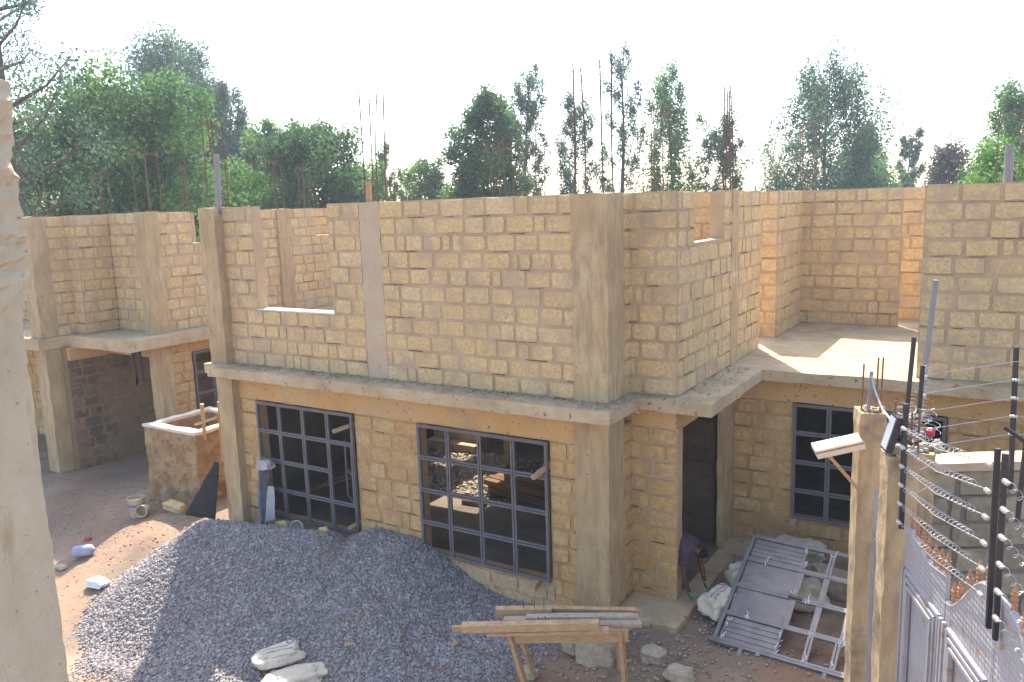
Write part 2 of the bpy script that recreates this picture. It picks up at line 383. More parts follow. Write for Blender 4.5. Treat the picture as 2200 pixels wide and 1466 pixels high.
xs = list(np.linspace(-420, -32, 9))+list(np.linspace(-30, 12, 211))+list(np.linspace(16, 420, 9))
ys = list(np.linspace(-420, -14, 8))+list(np.linspace(-12, 22, 171))+list(np.linspace(26, 420, 9))
mb = MB(); v, f = gridsheet(xs, ys, gzn); mb.add(v, f); mb.build('ground', 'soil', loc=(0, 0, 0), smooth=True, kind='structure')

# gravel heap
def heap_h(x, y):
    """height of the gravel surface above z=0, or None outside it"""
    ax, ay, bx, by = -11.05, 8.15, -9.0, 8.75
    def ridge(ax, ay, az, bx, by, bz, sl):
        dx, dy = bx-ax, by-ay; t = max(0, min(1, ((x-ax)*dx+(y-ay)*dy)/(dx*dx+dy*dy)))
        d = math.hypot(x-ax-t*dx, y-ay-t*dy); zc = az+(bz-az)*t
        k = .25
        return zc+k*.6-sl*(math.sqrt(d*d+k*k))
    h = max(ridge(-11.0, 8.1, .67, -9.2, 8.8, .56, .72), ridge(-8.4, 9.3, .50, -7.85, 9.3, .50, .50),
            ridge(-9.4, 8.4, .30, -6.8, 8.7, -.1, .50))
    g = gz(x, y)
    cover = .035-.20*max(0, (x+5.2))-.35*max(0, -11.4-x+.9*(9-y)*.2)-.22*max(0, 6.15-y+.12*(x+8))
    h2 = g+cover
    k = .22
    m = max(h, h2); d = abs(h-h2)
    if d < k: m += (k-d)**2/(4*k)
    m += .018*noise.noise(Vector((x*2.2, y*2.2, 3)))+.012*noise.noise(Vector((x*6, y*6, 9)))
    return m
nx, ny = 150, 84
gx = np.linspace(-13.2, -4.2, nx); gy = np.linspace(4.9, 9.5, ny)
H = np.array([[heap_h(a, b) for a in gx] for b in gy]); G = np.array([[gzn(a, b) for a in gx] for b in gy])
mb = MB(); vs = []; ix = {}; fs = []
for j in range(ny-1):
    for i in range(nx-1):
        if max(H[j+a, i+b]-G[j+a, i+b] for a in (0, 1) for b in (0, 1)) < .004: continue
        q = []
        for a, b in ((0, 0), (0, 1), (1, 1), (1, 0)):
            key = (j+a, i+b)
            if key not in ix: ix[key] = len(vs); vs.append((gx[i+b], gy[j+a], H[j+a, i+b]-.006))
            q.append(ix[key])
        fs.append(tuple(q))
mb.add(vs, fs, 0, .3)
heap = mb.build('gravel_heap', 'gravel', loc=(-9, 8, 0), smooth=True, label='large heap of grey crushed stone poured against the house under its two big windows', cat='gravel heap')
# its loose stones
def stones(name, pts, r, matname, parent, squash=.7, label=None, cat=None):
    n = len(pts); base = np.array([[1, .1, 0], [-1, 0, .1], [0, .9, .15], [.1, -.9, 0], [.15, 0, .75], [0, .1, -.75]])
    fc = np.array([[0, 2, 4], [2, 1, 4], [1, 3, 4], [3, 0, 4], [2, 0, 5], [1, 2, 5], [3, 1, 5], [0, 3, 5]])
    a = NR.normal(size=(n, 4)); a /= np.linalg.norm(a, axis=1)[:, None]; ww, x, y, z = a.T
    Rm = np.stack([1-2*(y*y+z*z), 2*(x*y-z*ww), 2*(x*z+y*ww), 2*(x*y+z*ww), 1-2*(x*x+z*z), 2*(y*z-x*ww), 2*(x*z-y*ww), 2*(y*z+x*ww), 1-2*(x*x+y*y)], 1).reshape(n, 3, 3)
    b = base[None]*(1+NR.uniform(-.3, .3, (n, 6, 3)))
    V = np.einsum('nij,nkj->nki', Rm, b)*(r*np.clip(NR.lognormal(-.12, .38, n), .4, 2.1))[:, None, None]; V[:, :, 2] *= squash
    V += pts[:, None, :]
    wl = np.array(WL[parent.name]) if parent else np.array([pts[:, 0].mean(), pts[:, 1].mean(), pts[:, 2].min()])
    V -= wl
    Fc = (fc[None]+6*np.arange(n)[:, None, None]).reshape(-1, 3)
    me = bpy.data.meshes.new(name); me.vertices.add(6*n); me.vertices.foreach_set('co', V.reshape(-1))
    me.loops.add(Fc.size); me.loops.foreach_set('vertex_index', Fc.reshape(-1).astype(np.int32))
    me.polygons.add(len(Fc)); me.polygons.foreach_set('loop_start', np.arange(0, Fc.size, 3, dtype=np.int32))
    me.update(calc_edges=True)
    me.materials.append(M[matname])
    at = me.attributes.new('tone', 'FLOAT', 'POINT'); at.data.foreach_set('value', np.repeat(NR.uniform(0, 1, n), 6))
    o = bpy.data.objects.new(name, me); link(o, parent)
    if not parent: o.location = wl; WL[o.name] = Vector(wl)
    return tag(o, label, cat, None, 'stuff')
P = []
while len(P) < 60000:
    a, b = R.uniform(-13.2, -4.2), R.uniform(4.9, 9.45)
    i = (a+13.2)/9*(nx-1); j = (b-4.9)/4.6*(ny-1)
    i0, j0 = min(nx-2, int(i)), min(ny-2, int(j)); fi, fj = i-i0, j-j0
    h = H[j0, i0]*(1-fi)*(1-fj)+H[j0, i0+1]*fi*(1-fj)+H[j0+1, i0]*(1-fi)*fj+H[j0+1, i0+1]*fi*fj
    g = gzn(a, b); e = h-g
    if e < -.09 or (e < .0 and R.random() < .55+e*-6): continue
    P.append((a, b, max(h, g)+.004))
stones('loose_stones', np.array(P), .0235, 'gravel', heap, .85)

# ------------------------------------------------------------------ the main house
HM = thing('unfinished_house', 'large two storey unfinished house of yellow stone blocks with rebar on top, filling the middle', 'house', (-8, 10, 0))
ZS, ZT = 3.0, 5.72
# floor slab between the storeys, with a stair opening
def slab_main(u, v):
    if not (-12.15 < u < 7 and 9.03 < v < 20): return False
    if u < -11.86 and v < 9.2: return False
    if v < 9.95 and u > -4.19: return False
    if v < 12.40 and u > -3.18: return False
    if -10.2 < u < -9.05 and 13.2 < v < 15.0: return False
    if -11.5 < u < -10.9 and 15.0 < v < 16.4: return False
    return True
mb = MB(); solid(mb, [-12.15, -11.86, -11.5, -10.9, -10.2, -9.05, -4.19, -3.18, 7], [9.03, 9.2, 9.95, 12.4, 13.2, 15.0, 16.4, 20], slab_main, 2.83, ZS, lambda u, v, ww: (u, v, ww), .2, .016)
mb.build('floor_slab', 'slab', HM)
# upper walls
wall('brick_wall', HM, (-11.64, 9.46, 0), X, -Y, 6.78, ZS, ZT, [(.74, 2.46, 3.98, 9), (3.13, 3.52, 0, 9)], seed=3)
mb = MB(); solid(mb, [-8.515, -8.115], [ZS, ZT], lambda u, v: True, 9.452, 9.66, lambda u, v, ww: (u+.02*noise.noise(Vector((v*3, u, 1))), ww, v), .15, .008); mb.build('column', 'concrete_grey', HM, label='smooth pale grey column strip in the block wall')
wall('brick_wall', HM, (-4.39, 9.93, 0), Y, X, .24, ZS, ZT, seed=4)
wall('brick_wall', HM, (-4.6, 10.15, 0), X, -Y, .88, ZS, ZT, seed=5)
wall('brick_wall', HM, (-3.72, 10.16, 0), Y, X, 4.06, ZS, ZT, [(.62, 1.94, 5.02, 9)], seed=6)
wall('brick_wall', HM, (-3.72, 15.42, 0), Y, X, 2.1, ZS, ZT, seed=7)
wall('brick_wall', HM, (-4.3, 15.40, 0), X, -Y, .585, ZS, ZT, seed=8, t=.1)
wall('brick_wall', HM, (-3.9, 17.5, 0), X, -Y, 2.02, ZS, ZT, seed=9)
wall('brick_wall', HM, (-2.4, 18.6, 0), X, -Y, 6, ZS, ZT, seed=10)
wall('brick_wall', HM, (-1.08, 12.67, 0), X, -Y, 6.0, ZS, ZT-.02, seed=12, lmin=.32, lmax=.52)
wall('brick_wall', HM, (-9.6, 12.7, 0), X, -Y, 5.6, ZS, ZT, seed=13)
mb = MB(); rough_box(mb, -10.93, -9.14, 9.44, 9.69, 3.975, 4.0, .2, .004); mb.build('window_sill', 'cream', HM)
def column(x0, x1, y0, y1, z0, z1, par=HM, m='concrete', label=None):
    mb = MB(); rough_box(mb, x0, x1, y0, y1, z0, z1, .14, .014, fr=2.2)
    return mb.build('column', m, par, label=label)
column(-12.02, -11.62, 9.27, 9.7, ZS, ZT)
column(-4.88, -4.375, 9.41, 9.94, ZS, ZT)
column(-3.96, -3.70, 12.5, 12.85, ZS, ZT+.01)
# lower walls
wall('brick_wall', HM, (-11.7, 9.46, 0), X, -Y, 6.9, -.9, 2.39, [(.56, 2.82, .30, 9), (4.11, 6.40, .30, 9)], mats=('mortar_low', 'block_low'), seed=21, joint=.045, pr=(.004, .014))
mb = MB(); blocks(mb, (-9.0, 9.452, 0), X, -Y, 3.75, -.75, .27, [], ch=.26, lmin=.44, lmax=.5, joint=.02, pr=(.012, .018), mi=0, seed=4)
mb.build('plinth_course', ['block_clean', 'mortar', 'crack'], HM)
mb = MB(); solid(mb, [-11.75, -4.38], [2.392, 2.83], lambda u, v: True, 9.445, 9.67, lambda u, v, ww: (u, ww, v), .2, .01); mb.build('beam', 'beam', HM)
column(-11.98, -11.58, 9.3, 9.75, -.6, 2.83)
column(-4.88, -4.375, 9.39, 9.9, -.5, 2.83)
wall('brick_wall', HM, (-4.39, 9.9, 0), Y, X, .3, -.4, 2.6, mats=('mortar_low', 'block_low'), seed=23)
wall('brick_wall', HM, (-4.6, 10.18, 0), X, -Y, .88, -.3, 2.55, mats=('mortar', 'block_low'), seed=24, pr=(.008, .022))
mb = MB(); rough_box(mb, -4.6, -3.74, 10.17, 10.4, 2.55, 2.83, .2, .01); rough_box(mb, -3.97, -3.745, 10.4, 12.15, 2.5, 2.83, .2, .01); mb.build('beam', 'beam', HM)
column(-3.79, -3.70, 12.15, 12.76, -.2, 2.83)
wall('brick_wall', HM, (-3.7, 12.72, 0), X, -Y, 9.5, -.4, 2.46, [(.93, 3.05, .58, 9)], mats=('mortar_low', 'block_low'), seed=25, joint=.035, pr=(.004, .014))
mb = MB(); solid(mb, [-3.72, 6], [2.462, 2.83], lambda u, v: True, 12.70, 12.92, lambda u, v, ww: (u, ww, v), .2, .01); mb.build('beam', 'beam', HM)
# hidden sides and rooms
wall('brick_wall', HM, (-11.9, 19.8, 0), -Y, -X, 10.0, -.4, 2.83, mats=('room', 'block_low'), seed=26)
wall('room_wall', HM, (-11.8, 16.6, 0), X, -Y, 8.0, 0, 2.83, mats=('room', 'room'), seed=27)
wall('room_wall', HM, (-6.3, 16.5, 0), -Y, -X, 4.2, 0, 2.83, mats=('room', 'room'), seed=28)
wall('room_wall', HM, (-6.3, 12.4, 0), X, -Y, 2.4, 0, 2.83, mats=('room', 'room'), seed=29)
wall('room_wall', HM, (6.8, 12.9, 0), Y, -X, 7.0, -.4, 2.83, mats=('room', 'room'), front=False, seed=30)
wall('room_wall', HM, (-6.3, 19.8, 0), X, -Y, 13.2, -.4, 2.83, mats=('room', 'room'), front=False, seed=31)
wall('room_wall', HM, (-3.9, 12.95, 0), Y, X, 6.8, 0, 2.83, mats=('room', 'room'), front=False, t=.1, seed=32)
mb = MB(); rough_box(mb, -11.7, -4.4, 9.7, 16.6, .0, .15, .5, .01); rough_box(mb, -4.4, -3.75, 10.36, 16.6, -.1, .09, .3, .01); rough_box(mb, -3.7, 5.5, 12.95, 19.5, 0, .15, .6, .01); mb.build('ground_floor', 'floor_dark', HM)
mb = MB(); rough_box(mb, -4.36, -3.46, 9.45, 12.12, -.4, .08, .2, .02); mb.build('doorstep', 'slab', HM)
mb = MB(); rough_box(mb, -3.70, -3.3, 12.0, 12.7, -.35, .10, .2, .02); mb.build('doorstep', 'slab', HM)
mb = MB()
for k in range(6):
    rough_box(mb, -11.3+.0*k, -9.95-.02*k, 14.35+.3*k, 14.65+.3*k, .15, .15+.19*(k+1), .3, .008)
rough_box(mb, -10.1, -8.6, 13.45, 13.6, .15, .24, .2, .01)
mb.build('staircase', 'slab', HM)
mb = MB(); mb.bar((-8.82, 13.95, .15), (-8.82, 13.95, 2.83), .13, .13, 0, .5); mb.build('prop_post', 'wood', HM)

# steel windows
def window(parent, O, U, N, W, H, nc, nr, opensash=None):
    O = Vector(O); U = Vector(U); N = Vector(N)
    def P_(u, v, d=0): return O+U*u+Z*v+N*d
    mb = MB(); b = .05
    for (a, c, wd) in (((0, b/2), (W, b/2), b), ((0, H-b/2), (W, H-b/2), b)):
        mb.bar(P_(*a), P_(*c), .045, wd, 0, .5)
    for u in (b/2, W-b/2): mb.bar(P_(u, b), P_(u, H-b), .045, b, 0, .5, N)
    fr = mb.build('window', 'steel', parent)
    mb = MB()
    for i in range(1, nc):
        u = W*i/nc
        for du in (-.021, .021): mb.bar(P_(u+du, b, .004), P_(u+du, H-b, .004), .03, .034, 0, .5, N)
        mb.bar(P_(u, b, -.012), P_(u, H-b, -.012), .012, .02, 0, .5, N)
    for j in range(1, nr):
        v_ = H*j/nr
        for i in range(nc):
            if opensash and i == opensash[0] and j in opensash[1]: continue
            a, c = W*i/nc+.038, W*(i+1)/nc-.038
            for dv in (-.021, .021): mb.bar(P_(a, v_+dv, .004), P_(c, v_+dv, .004), .034, .03, 0, .5)
            mb.bar(P_(a, v_, -.012), P_(c, v_, -.012), .02, .012, 0, .5)
    mb.build('glazing_bars', 'steel', fr)
    if opensash:
        i, js, ang = opensash; u0, u1 = W*i/nc+.04, W*(i+1)/nc-.045
        v0, v1 = H*(min(js)-1)/nr+.04, H*(max(js)+1)/nr-.04
        wd = u1-u0; mb = MB()
        def Q(a, v_): return P_(u1-(wd-a)*math.cos(ang), v_, .02+(wd-a)*math.sin(ang))
        for a, c in (((0, v0), (wd, v0)), ((0, v1), (wd, v1)), ((0, (v0+v1)/2), (wd, (v0+v1)/2))): mb.bar(Q(*a), Q(*c), .03, .035)
        for a in (0, wd): mb.bar(Q(a, v0), Q(a, v1), .035, .03, 0, .5, N)
        mb.build('open_sash', 'steel', fr)
    return fr
window(HM, (-11.13, 9.42, .31), X, -Y, 2.24, 2.07, 4, 4, (3, (2,), -.6))
window(HM, (-7.58, 9.42, .31), X, -Y, 2.27, 2.07, 4, 4)
window(HM, (-2.76, 12.69, .59), X, -Y, 2.1, 1.86, 4, 4)

# rebar cages
def cage(x, y, zb, zt, st, wd, parent=None, bars=4, name='rebar_cage', label=None, group=None, seed=0, rr_=.011, deep=None):
    r_ = random.Random(seed)
    root = parent or thing(name, label, 'rebar', (x, y, zb), group)
    deep = deep or wd*.8
    pos = [(-wd/2, -deep/2), (wd/2, -deep/2), (wd/2, deep/2), (-wd/2, deep/2)][:bars]
    tops = []
    holder = root
    if parent:
        mb = MB()
        mb.tube([(x+pos[0][0], y+pos[0][1], zb), (x+pos[0][0]+.01, y+pos[0][1], (zb+zt)/2), (x+pos[0][0], y+pos[0][1], zt)], rr_, 5)
        holder = mb.build('rebar', 'rebar', parent); pos = pos[1:]
    for (a, b) in pos:
        mb = MB(); dx, dy = r_.uniform(-.06, .06), r_.uniform(-.05, .05)
        mb.tube([(x+a, y+b, zb), (x+a+dx*.4+r_.uniform(-.02, .02), y+b+dy*.4, (zb+zt)/2), (x+a+dx, y+b+dy, zt+r_.uniform(-.1, .06))], rr_, 5)
        mb.build('bar' if not parent else 'bar', 'rebar', holder)
    if st:
        mb = MB(); k = .012
        c = [(-wd/2-k, -deep/2-k, .02), (wd/2+k, -deep/2-k, r_.uniform(-.03, .05)), (wd/2+k, deep/2+k, .0), (-wd/2-k, deep/2+k, r_.uniform(-.05, .03)), (-wd/2-k, -deep/2-k, .02), (-wd/2-.05, -deep/2-.03, .03)]
        mb.tube([(x+a, y+b, st+cz) for a, b, cz in c], .005, 5); mb.build('stirrup', 'rust', holder)
    return root
cage(-11.75, 9.5, 5.6, 7.28, 7.1, .26, HM, seed=1)
cage(-8.27, 9.57, 5.6, 7.36, 7.18, .24, HM, seed=2)
cage(-4.66, 9.66, 5.6, 7.34, 7.22, .40, HM, seed=3, deep=.30)
cage(-3.83, 12.68, 5.6, 7.28, 7.13, .12, HM, seed=4)
mb = MB(); mb.tube([(-11.66, 9.42, 5.6), (-11.60, 9.42, 6.62)], .05, 12); mb.build('conduit_pipe', 'pipe', HM)
mb = MB(); mb.tube([(-.12, 12.78, 5.5), (-.12, 12.78, 6.18)], .055, 12); mb.build('conduit_pipe', 'pipe', HM)
mb = MB(); mb.bar((-8.42, 9.58, 5.66), (-8.41, 9.58, 6.03), .09, .06, 0, .3, Y); mb.build('timber_offcut', 'wood', None, label='short orange timber offcut standing upright on the wall top beside thin rebar', cat='timber offcut')

FAR = [  # x, y, top, stirrup, width, label
 (-6.49, 16.63, 7.53, 7.39, .25, 'thin rebar cage in front of the broad plume tree with several tops'),
 (-8.72, 13.93, 6.90, 6.73, .32, 'rusty rebar cage with a low stirrup in front of the dark leafy tree'),
 (-9.80, 16.96, 7.50, 7.46, .43, 'wide rebar cage standing just right of the dark leafy tree'),
 (-14.68, 17.54, 7.67, 7.56, .25, 'small distant rebar cage close behind the grey column strip bars'),
 (-16.45, 15.12, 6.95, 6.93, .34, 'rebar cage before the left half of the round dark tree'),
 (-16.55, 16.21, 6.77, 6.76, .20, 'narrow rebar cage before the middle of the round dark tree'),
 (-22.20, 13.93, 6.88, 6.72, .39, 'short rebar cage on the left house wall, in front of the bright bushes'),
 (-18.38, 12.78, 7.21, 7.12, .48, 'wide rebar cage with a square rusty stirrup on the left house'),
 (-22.89, 12.41, 7.41, 0, .50, 'leaning bare bars without stirrup at the far left end of the left house'),
 (-4.89, 23.57, 7.50, 7.46, .35, 'faint rebar cage in front of the big oval tree on the right'),
 (-.19, 19.27, 7.20, 7.05, .37, 'tall rebar cage beside the grey pipe at the right edge'),
 (-9.60, 23.08, 7.69, 7.62, .11, 'very thin distant rebar between the slender tree and the broad plume tree'),
 (-21.06, 15.88, 7.16, 7.06, .14, 'thin distant rebar cage left of the tall steel pipe'),
]
for i, (x, y, t, s_, wd, lb) in enumerate(FAR):
    cg = cage(x, y, 5.65 if i not in (0,) else 5.65, t, s_, wd, None, label=lb, group='rebar cages on walls behind', seed=30+i)
    mb = MB(); rough_box(mb, x-wd/2-.06, x+wd/2+.06, y-wd*.4-.06, y+wd*.4+.06, 0 if (y > 20 or x < -12.2) else 3.0, 5.68, .6, .01); mb.build('column', 'concrete', cg)

# ------------------------------------------------------------------ the left house
HL = thing('unfinished_house', 'smaller unfinished block house at the left with a slab over its dark open porch', 'house', (-17, 12, 0))
wall('brick_wall', HL, (-16.3, 11.4, 0), Y, X, 9.6, ZS, 5.70, [(.95, 1.35, 4.97, 9), (4.95, 5.85, 4.97, 9)], seed=41)
wall('brick_wall', HL, (-18.05, 11.38, 0), X, -Y, 1.55, ZS, 5.70, seed=42)
wall('brick_wall', HL, (-17.95, 10.56, 0), Y, X, .8, ZS, 5.69, seed=43)
wall('brick_wall', HL, (-18.45, 10.55, 0), X, -Y, .5, ZS, 5.69, seed=44)
wall('brick_wall', HL, (-18.33, 10.1, 0), Y, X, .45, ZS, 5.68, seed=45)
column(-18.72, -18.31, 9.72, 10.12, ZS, 5.68, HL); column(-16.58, -16.2, 11.1, 11.46, ZS, 5.71, HL)
wall('brick_wall', HL, (-25, 11.5, 0), X, -Y, 6.6, ZS, 5.66, seed=46)
column(-16.52, -16.26, 15.0, 15.4, ZS, 5.71, HL)
wall('brick_wall', HL, (-19.5, 17.6, 0), X, -Y, 3.0, ZS, 5.70, seed=52)
def slab_left(u, v):
    if not (-25 < u < -15.9 and v < 21 and v > 9.6): return False
    if u > -18.25 and v < 10.25: return False
    return True
mb = MB(); solid(mb, [-25, -18.25, -15.9], [9.6, 10.25, 21], slab_left, 2.75, ZS, lambda u, v, ww: (u, v, ww), .25, .016); mb.build('floor_slab', 'slab', HL)
column(-18.72, -18.3, 9.75, 10.15, -.5, 2.75, HL); column(-16.58, -16.24, 11.12, 11.5, -.5, 2.75, HL)
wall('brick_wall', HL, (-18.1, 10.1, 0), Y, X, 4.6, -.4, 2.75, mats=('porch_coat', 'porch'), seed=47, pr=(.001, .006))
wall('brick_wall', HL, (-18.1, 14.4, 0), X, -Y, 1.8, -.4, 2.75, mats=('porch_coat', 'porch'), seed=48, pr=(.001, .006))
wall('brick_wall', HL, (-16.3, 11.5, 0), Y, X, 9.5, -.4, 2.75, [(.54, 2.7, .40, 2.45)], mats=('mortar_low', 'block_low'), seed=49)
wall('brick_wall', HL, (-25, 11.5, 0), X, -Y, 6.8, -.4, 2.75, mats=('mortar_low', 'block_low'), seed=50)
mb = MB(); rough_box(mb, -18.3, -16.56, 11.15, 11.4, 2.45, 2.75, .2, .01); rough_box(mb, -18.25, -18.02, 10.12, 11.15, 2.45, 2.75, .2, .01); mb.build('beam', 'beam', HL)
wall('room_wall', HL, (-25, 20.5, 0), X, -Y, 8.6, -.4, 2.75, mats=('mortar_low', 'block_low'), seed=51)
window(HL, (-16.28, 12.06, .42), Y, X, 2.1, 2.02, 4, 4)
mb = MB()
for (a, b) in (((-17.2, 11.0), .62), ((-16.75, 11.05), .5)):
    pass
def cloth(name, mname, pts_top, pts_bot, parent=None, n=10, wob=.03, loc=None, **kw):
    """a hanging sheet between two polylines, with folds and thickness"""
    mb = MB(); a = [Vector(p) for p in pts_top]; b = [Vector(p) for p in pts_bot]
    def at(pl, t):
        t *= len(pl)-1; i = min(int(t), len(pl)-2); return pl[i].lerp(pl[i+1], t-i)
    m = 14; vs = []
    for side in (0, 1):
        for i in range(m+1):
            for j in range(n+1):
                p = at(a, j/n).lerp(at(b, j/n), i/m)
                nv = noise.noise_vector(Vector((p.x*9, p.y*9, p.z*2.0)))*wob
                vs.append(p+nv+Vector((.006, .012, 0))*side)
    k = (m+1)*(n+1); fs = []
    for i in range(m):
        for j in range(n):
            q = i*(n+1)+j; fs += [(q, q+1, q+n+2, q+n+1), (k+q, k+q+n+1, k+q+n+2, k+q+1)]
    for j in range(n):
        fs += [(j, k+j, k+j+1, j+1), (m*(n+1)+j, m*(n+1)+j+1, k+m*(n+1)+j+1, k+m*(n+1)+j)]
    for i in range(m):
        q = i*(n+1); fs += [(q, q+n+1, k+q+n+1, k+q), (q+n, k+q+n, k+q+2*n+1, q+2*n+1)]
    mb.add(vs, fs)
    return mb.build(name, mname, parent, smooth=True, **kw)
cloth('plastic_scrap', 'blacksheet', [(-17.3, 11.1, 2.74), (-16.95, 11.0, 2.72)], [(-17.05, 11.1, 1.85), (-16.98, 11.0, 1.8)], label='torn black plastic hanging from the porch ceiling of the left house', cat='plastic sheet')
cloth('plastic_scrap', 'blacksheet', [(-16.78, 11.0, 2.72), (-16.72, 11.0, 2.72)], [(-16.70, 11.0, 1.92), (-16.66, 11.0, 1.92)], n=3, label='thin black strip hanging from the porch ceiling beside torn plastic', cat='plastic sheet')

# ------------------------------------------------------------------ stone water tank and its ladder
mb = MB()
def tankfill(u, v): return not (-14.66 < u < -13.42 and 9.88 < v < 11.1)
solid(mb, [-14.86, -14.66, -13.42, -13.24], [9.68, 9.88, 11.1, 11.3], tankfill, -.5, 1.42, lambda u, v, ww: (u, v, ww),   .09, .055, fr=1.9)
rough_box(mb, -14.7, -13.4, 9.85, 11.15, -.4, .4, .3, .01)
TK = mb.build('water_tank', 'tank', label='open topped rough masonry water tank standing left of the house corner', cat='tank')
mb = MB(); solid(mb, [-14.87, -14.66, -13.42, -13.23], [9.67, 9.88, 11.1, 11.31], tankfill, 1.40, 1.46, lambda u, v, ww: (u, v, ww), .16, .022, fr=1.2); mb.build('tank_rim', 'cream', TK)
LD = thing('ladder', 'short raw timber ladder poking out of the stone tank', 'ladder', (-13.1, 9.7, 0))
for a, b in (((-13.42, 10.02, .8), (-13.03, 9.74, 2.05)), ((-13.06, 10.12, .8), (-12.62, 9.82, 2.12))):
    mb = MB(); mb.bar(a, b, .07, .05, 0, .6); mb.build('rail', 'wood', LD)
mb = MB(); mb.bar((-13.34, 9.80, 1.60), (-12.74, 9.86, 1.80), .08, .05, 0, .8); mb.build('rung', 'wood', LD)
cloth('plastic_sheet', 'blacksheet', [(-12.12, 9.2, 1.2), (-12.02, 9.22, 1.2)], [(-12.62, 8.85, .22), (-12.06, 9.05, .14)], wob=.025, label='black plastic sheet leaning against the left corner column behind the gravel', cat='plastic sheet')

# ------------------------------------------------------------------ courtyard things
BK = thing('bucket', 'dirty beige plastic bucket standing on the soil left of the tank', 'bucket', (-14.15, 8.9, -.2))
g0 = gzn(-14.15, 8.9)
mb = MB(); mb.lathe((-14.15, 8.9, g0), [(.0, .0), (.12, .0), (.155, .36), (.165, .36), (.165, .385), (.15, .385), (.145, .35), (.11, .03), (0, .03)], 18); mb.build('shell', 'bucket', BK, smooth=False)
mb = MB(); mb.lathe((-14.15, 8.9, g0), [(.146, .22), (.1485, .22), (.153, .27), (.150, .27)], 18); mb.build('band', 'sackprint', BK)
mb = MB(); gq = gzn(-13.9, 9.05)
mb.lathe((-13.92, 8.95, gq+.11), [(0, 0), (.08, 0), (.10, .05), (.115, .2), (.12, .21), (.10, .21), (.09, .06), (0, .03)], 16, axis=(.45, -.85, .1))
mb.build('paint_pot', 'bucket', label='small tin pot lying on its side next to the beige bucket', cat='pot')
mb = MB(); mb.rock((-13.42, 9.2, gzn(-13.42, 9.2)+.1), .13, (2.0, 1.0, .75), 0, .9, 5, 2); mb.build('building_stone', 'block', label='oblong yellow building stone lying at the foot of the tank', cat='stone')
JG = thing('jerrycan', 'dusty blue plastic can lying on dark soil at the left', 'can', (-13.8, 7.6, -.3))
mb = MB(); gj = gzn(-13.8, 7.6); e = Vector((.8, .6, .08)).normalized()
c0 = Vector((-13.98, 7.5, gj+.1)); mb.lathe(c0, [(0, 0), (.07, 0), (.10, .02), (.10, .14), (.096, .15), (.10, .16), (.10, .30), (.08, .33), (0, .34)], 14, axis=e); mb.build('body', 'bluejug', JG, smooth=True)
mb = MB(); mb.lathe(c0+e*.335, [(0, 0), (.03, 0), (.03, .05), (0, .05)], 10, axis=e); mb.build('neck', 'bluejug', JG)
def crumple(mb, c, sx, sy, sz, rz, seed, n=26, folds=.28, mi=0):
    rr = random.Random(seed); off = Vector((rr.uniform(0, 50), rr.uniform(0, 50), rr.uniform(0, 50))); vs = []; m = n//2
    for i in range(m+1):
        th = math.pi*i/m
        for k in range(n):
            ph = 2*math.pi*k/n; d = Vector((math.sin(th)*math.cos(ph), math.sin(th)*math.sin(ph), math.cos(th)))
            s_ = Vector([math.copysign(abs(t)**.55, t) for t in d])
            q = 1+folds*noise.noise(d*1.6+off)-folds*.8*abs(noise.noise(d*3.4+off))
            p = Vector((s_.x*sx, s_.y*sy, s_.z*sz*(1-.5*abs(d.x)**3)))*q
            if p.z < 0: p.z *= .45
            vs.append(Vector(c)+Vector((p.x*math.cos(rz)-p.y*math.sin(rz), p.x*math.sin(rz)+p.y*math.cos(rz), p.z)))
    fs = [(i*n+k, i*n+(k+1) % n, (i+1)*n+(k+1) % n, (i+1)*n+k) for i in range(m) for k in range(n)]
    mb.add(vs, fs, mi)
mb = MB(); crumple(mb, (-12.65, 7.12, gzn(-12.65, 7.12)+.05), .2, .13, .09, .2, 4); mb.build('plastic_bag', 'whiteplastic', label='crumpled white plastic bag on the sunlit soil left of the gravel', cat='plastic bag')
mb = MB(); mb.rock((-13.95, 7.25, gzn(-13.95, 7.25)+.03), .07, (1.5, 1, .6), 0, .9, 8); mb.build('pebble', 'rubble', label='small pale stone lying just below the blue can', cat='stone')
mb = MB(); mb.rock((-14.35, 8.0, gzn(-14.35, 8.0)+.02), .05, (1.3, 1, .6), 0, .9, 9); mb.build('litter', 'red', label='small red plastic scrap on the soil between bucket and blue can', cat='litter')

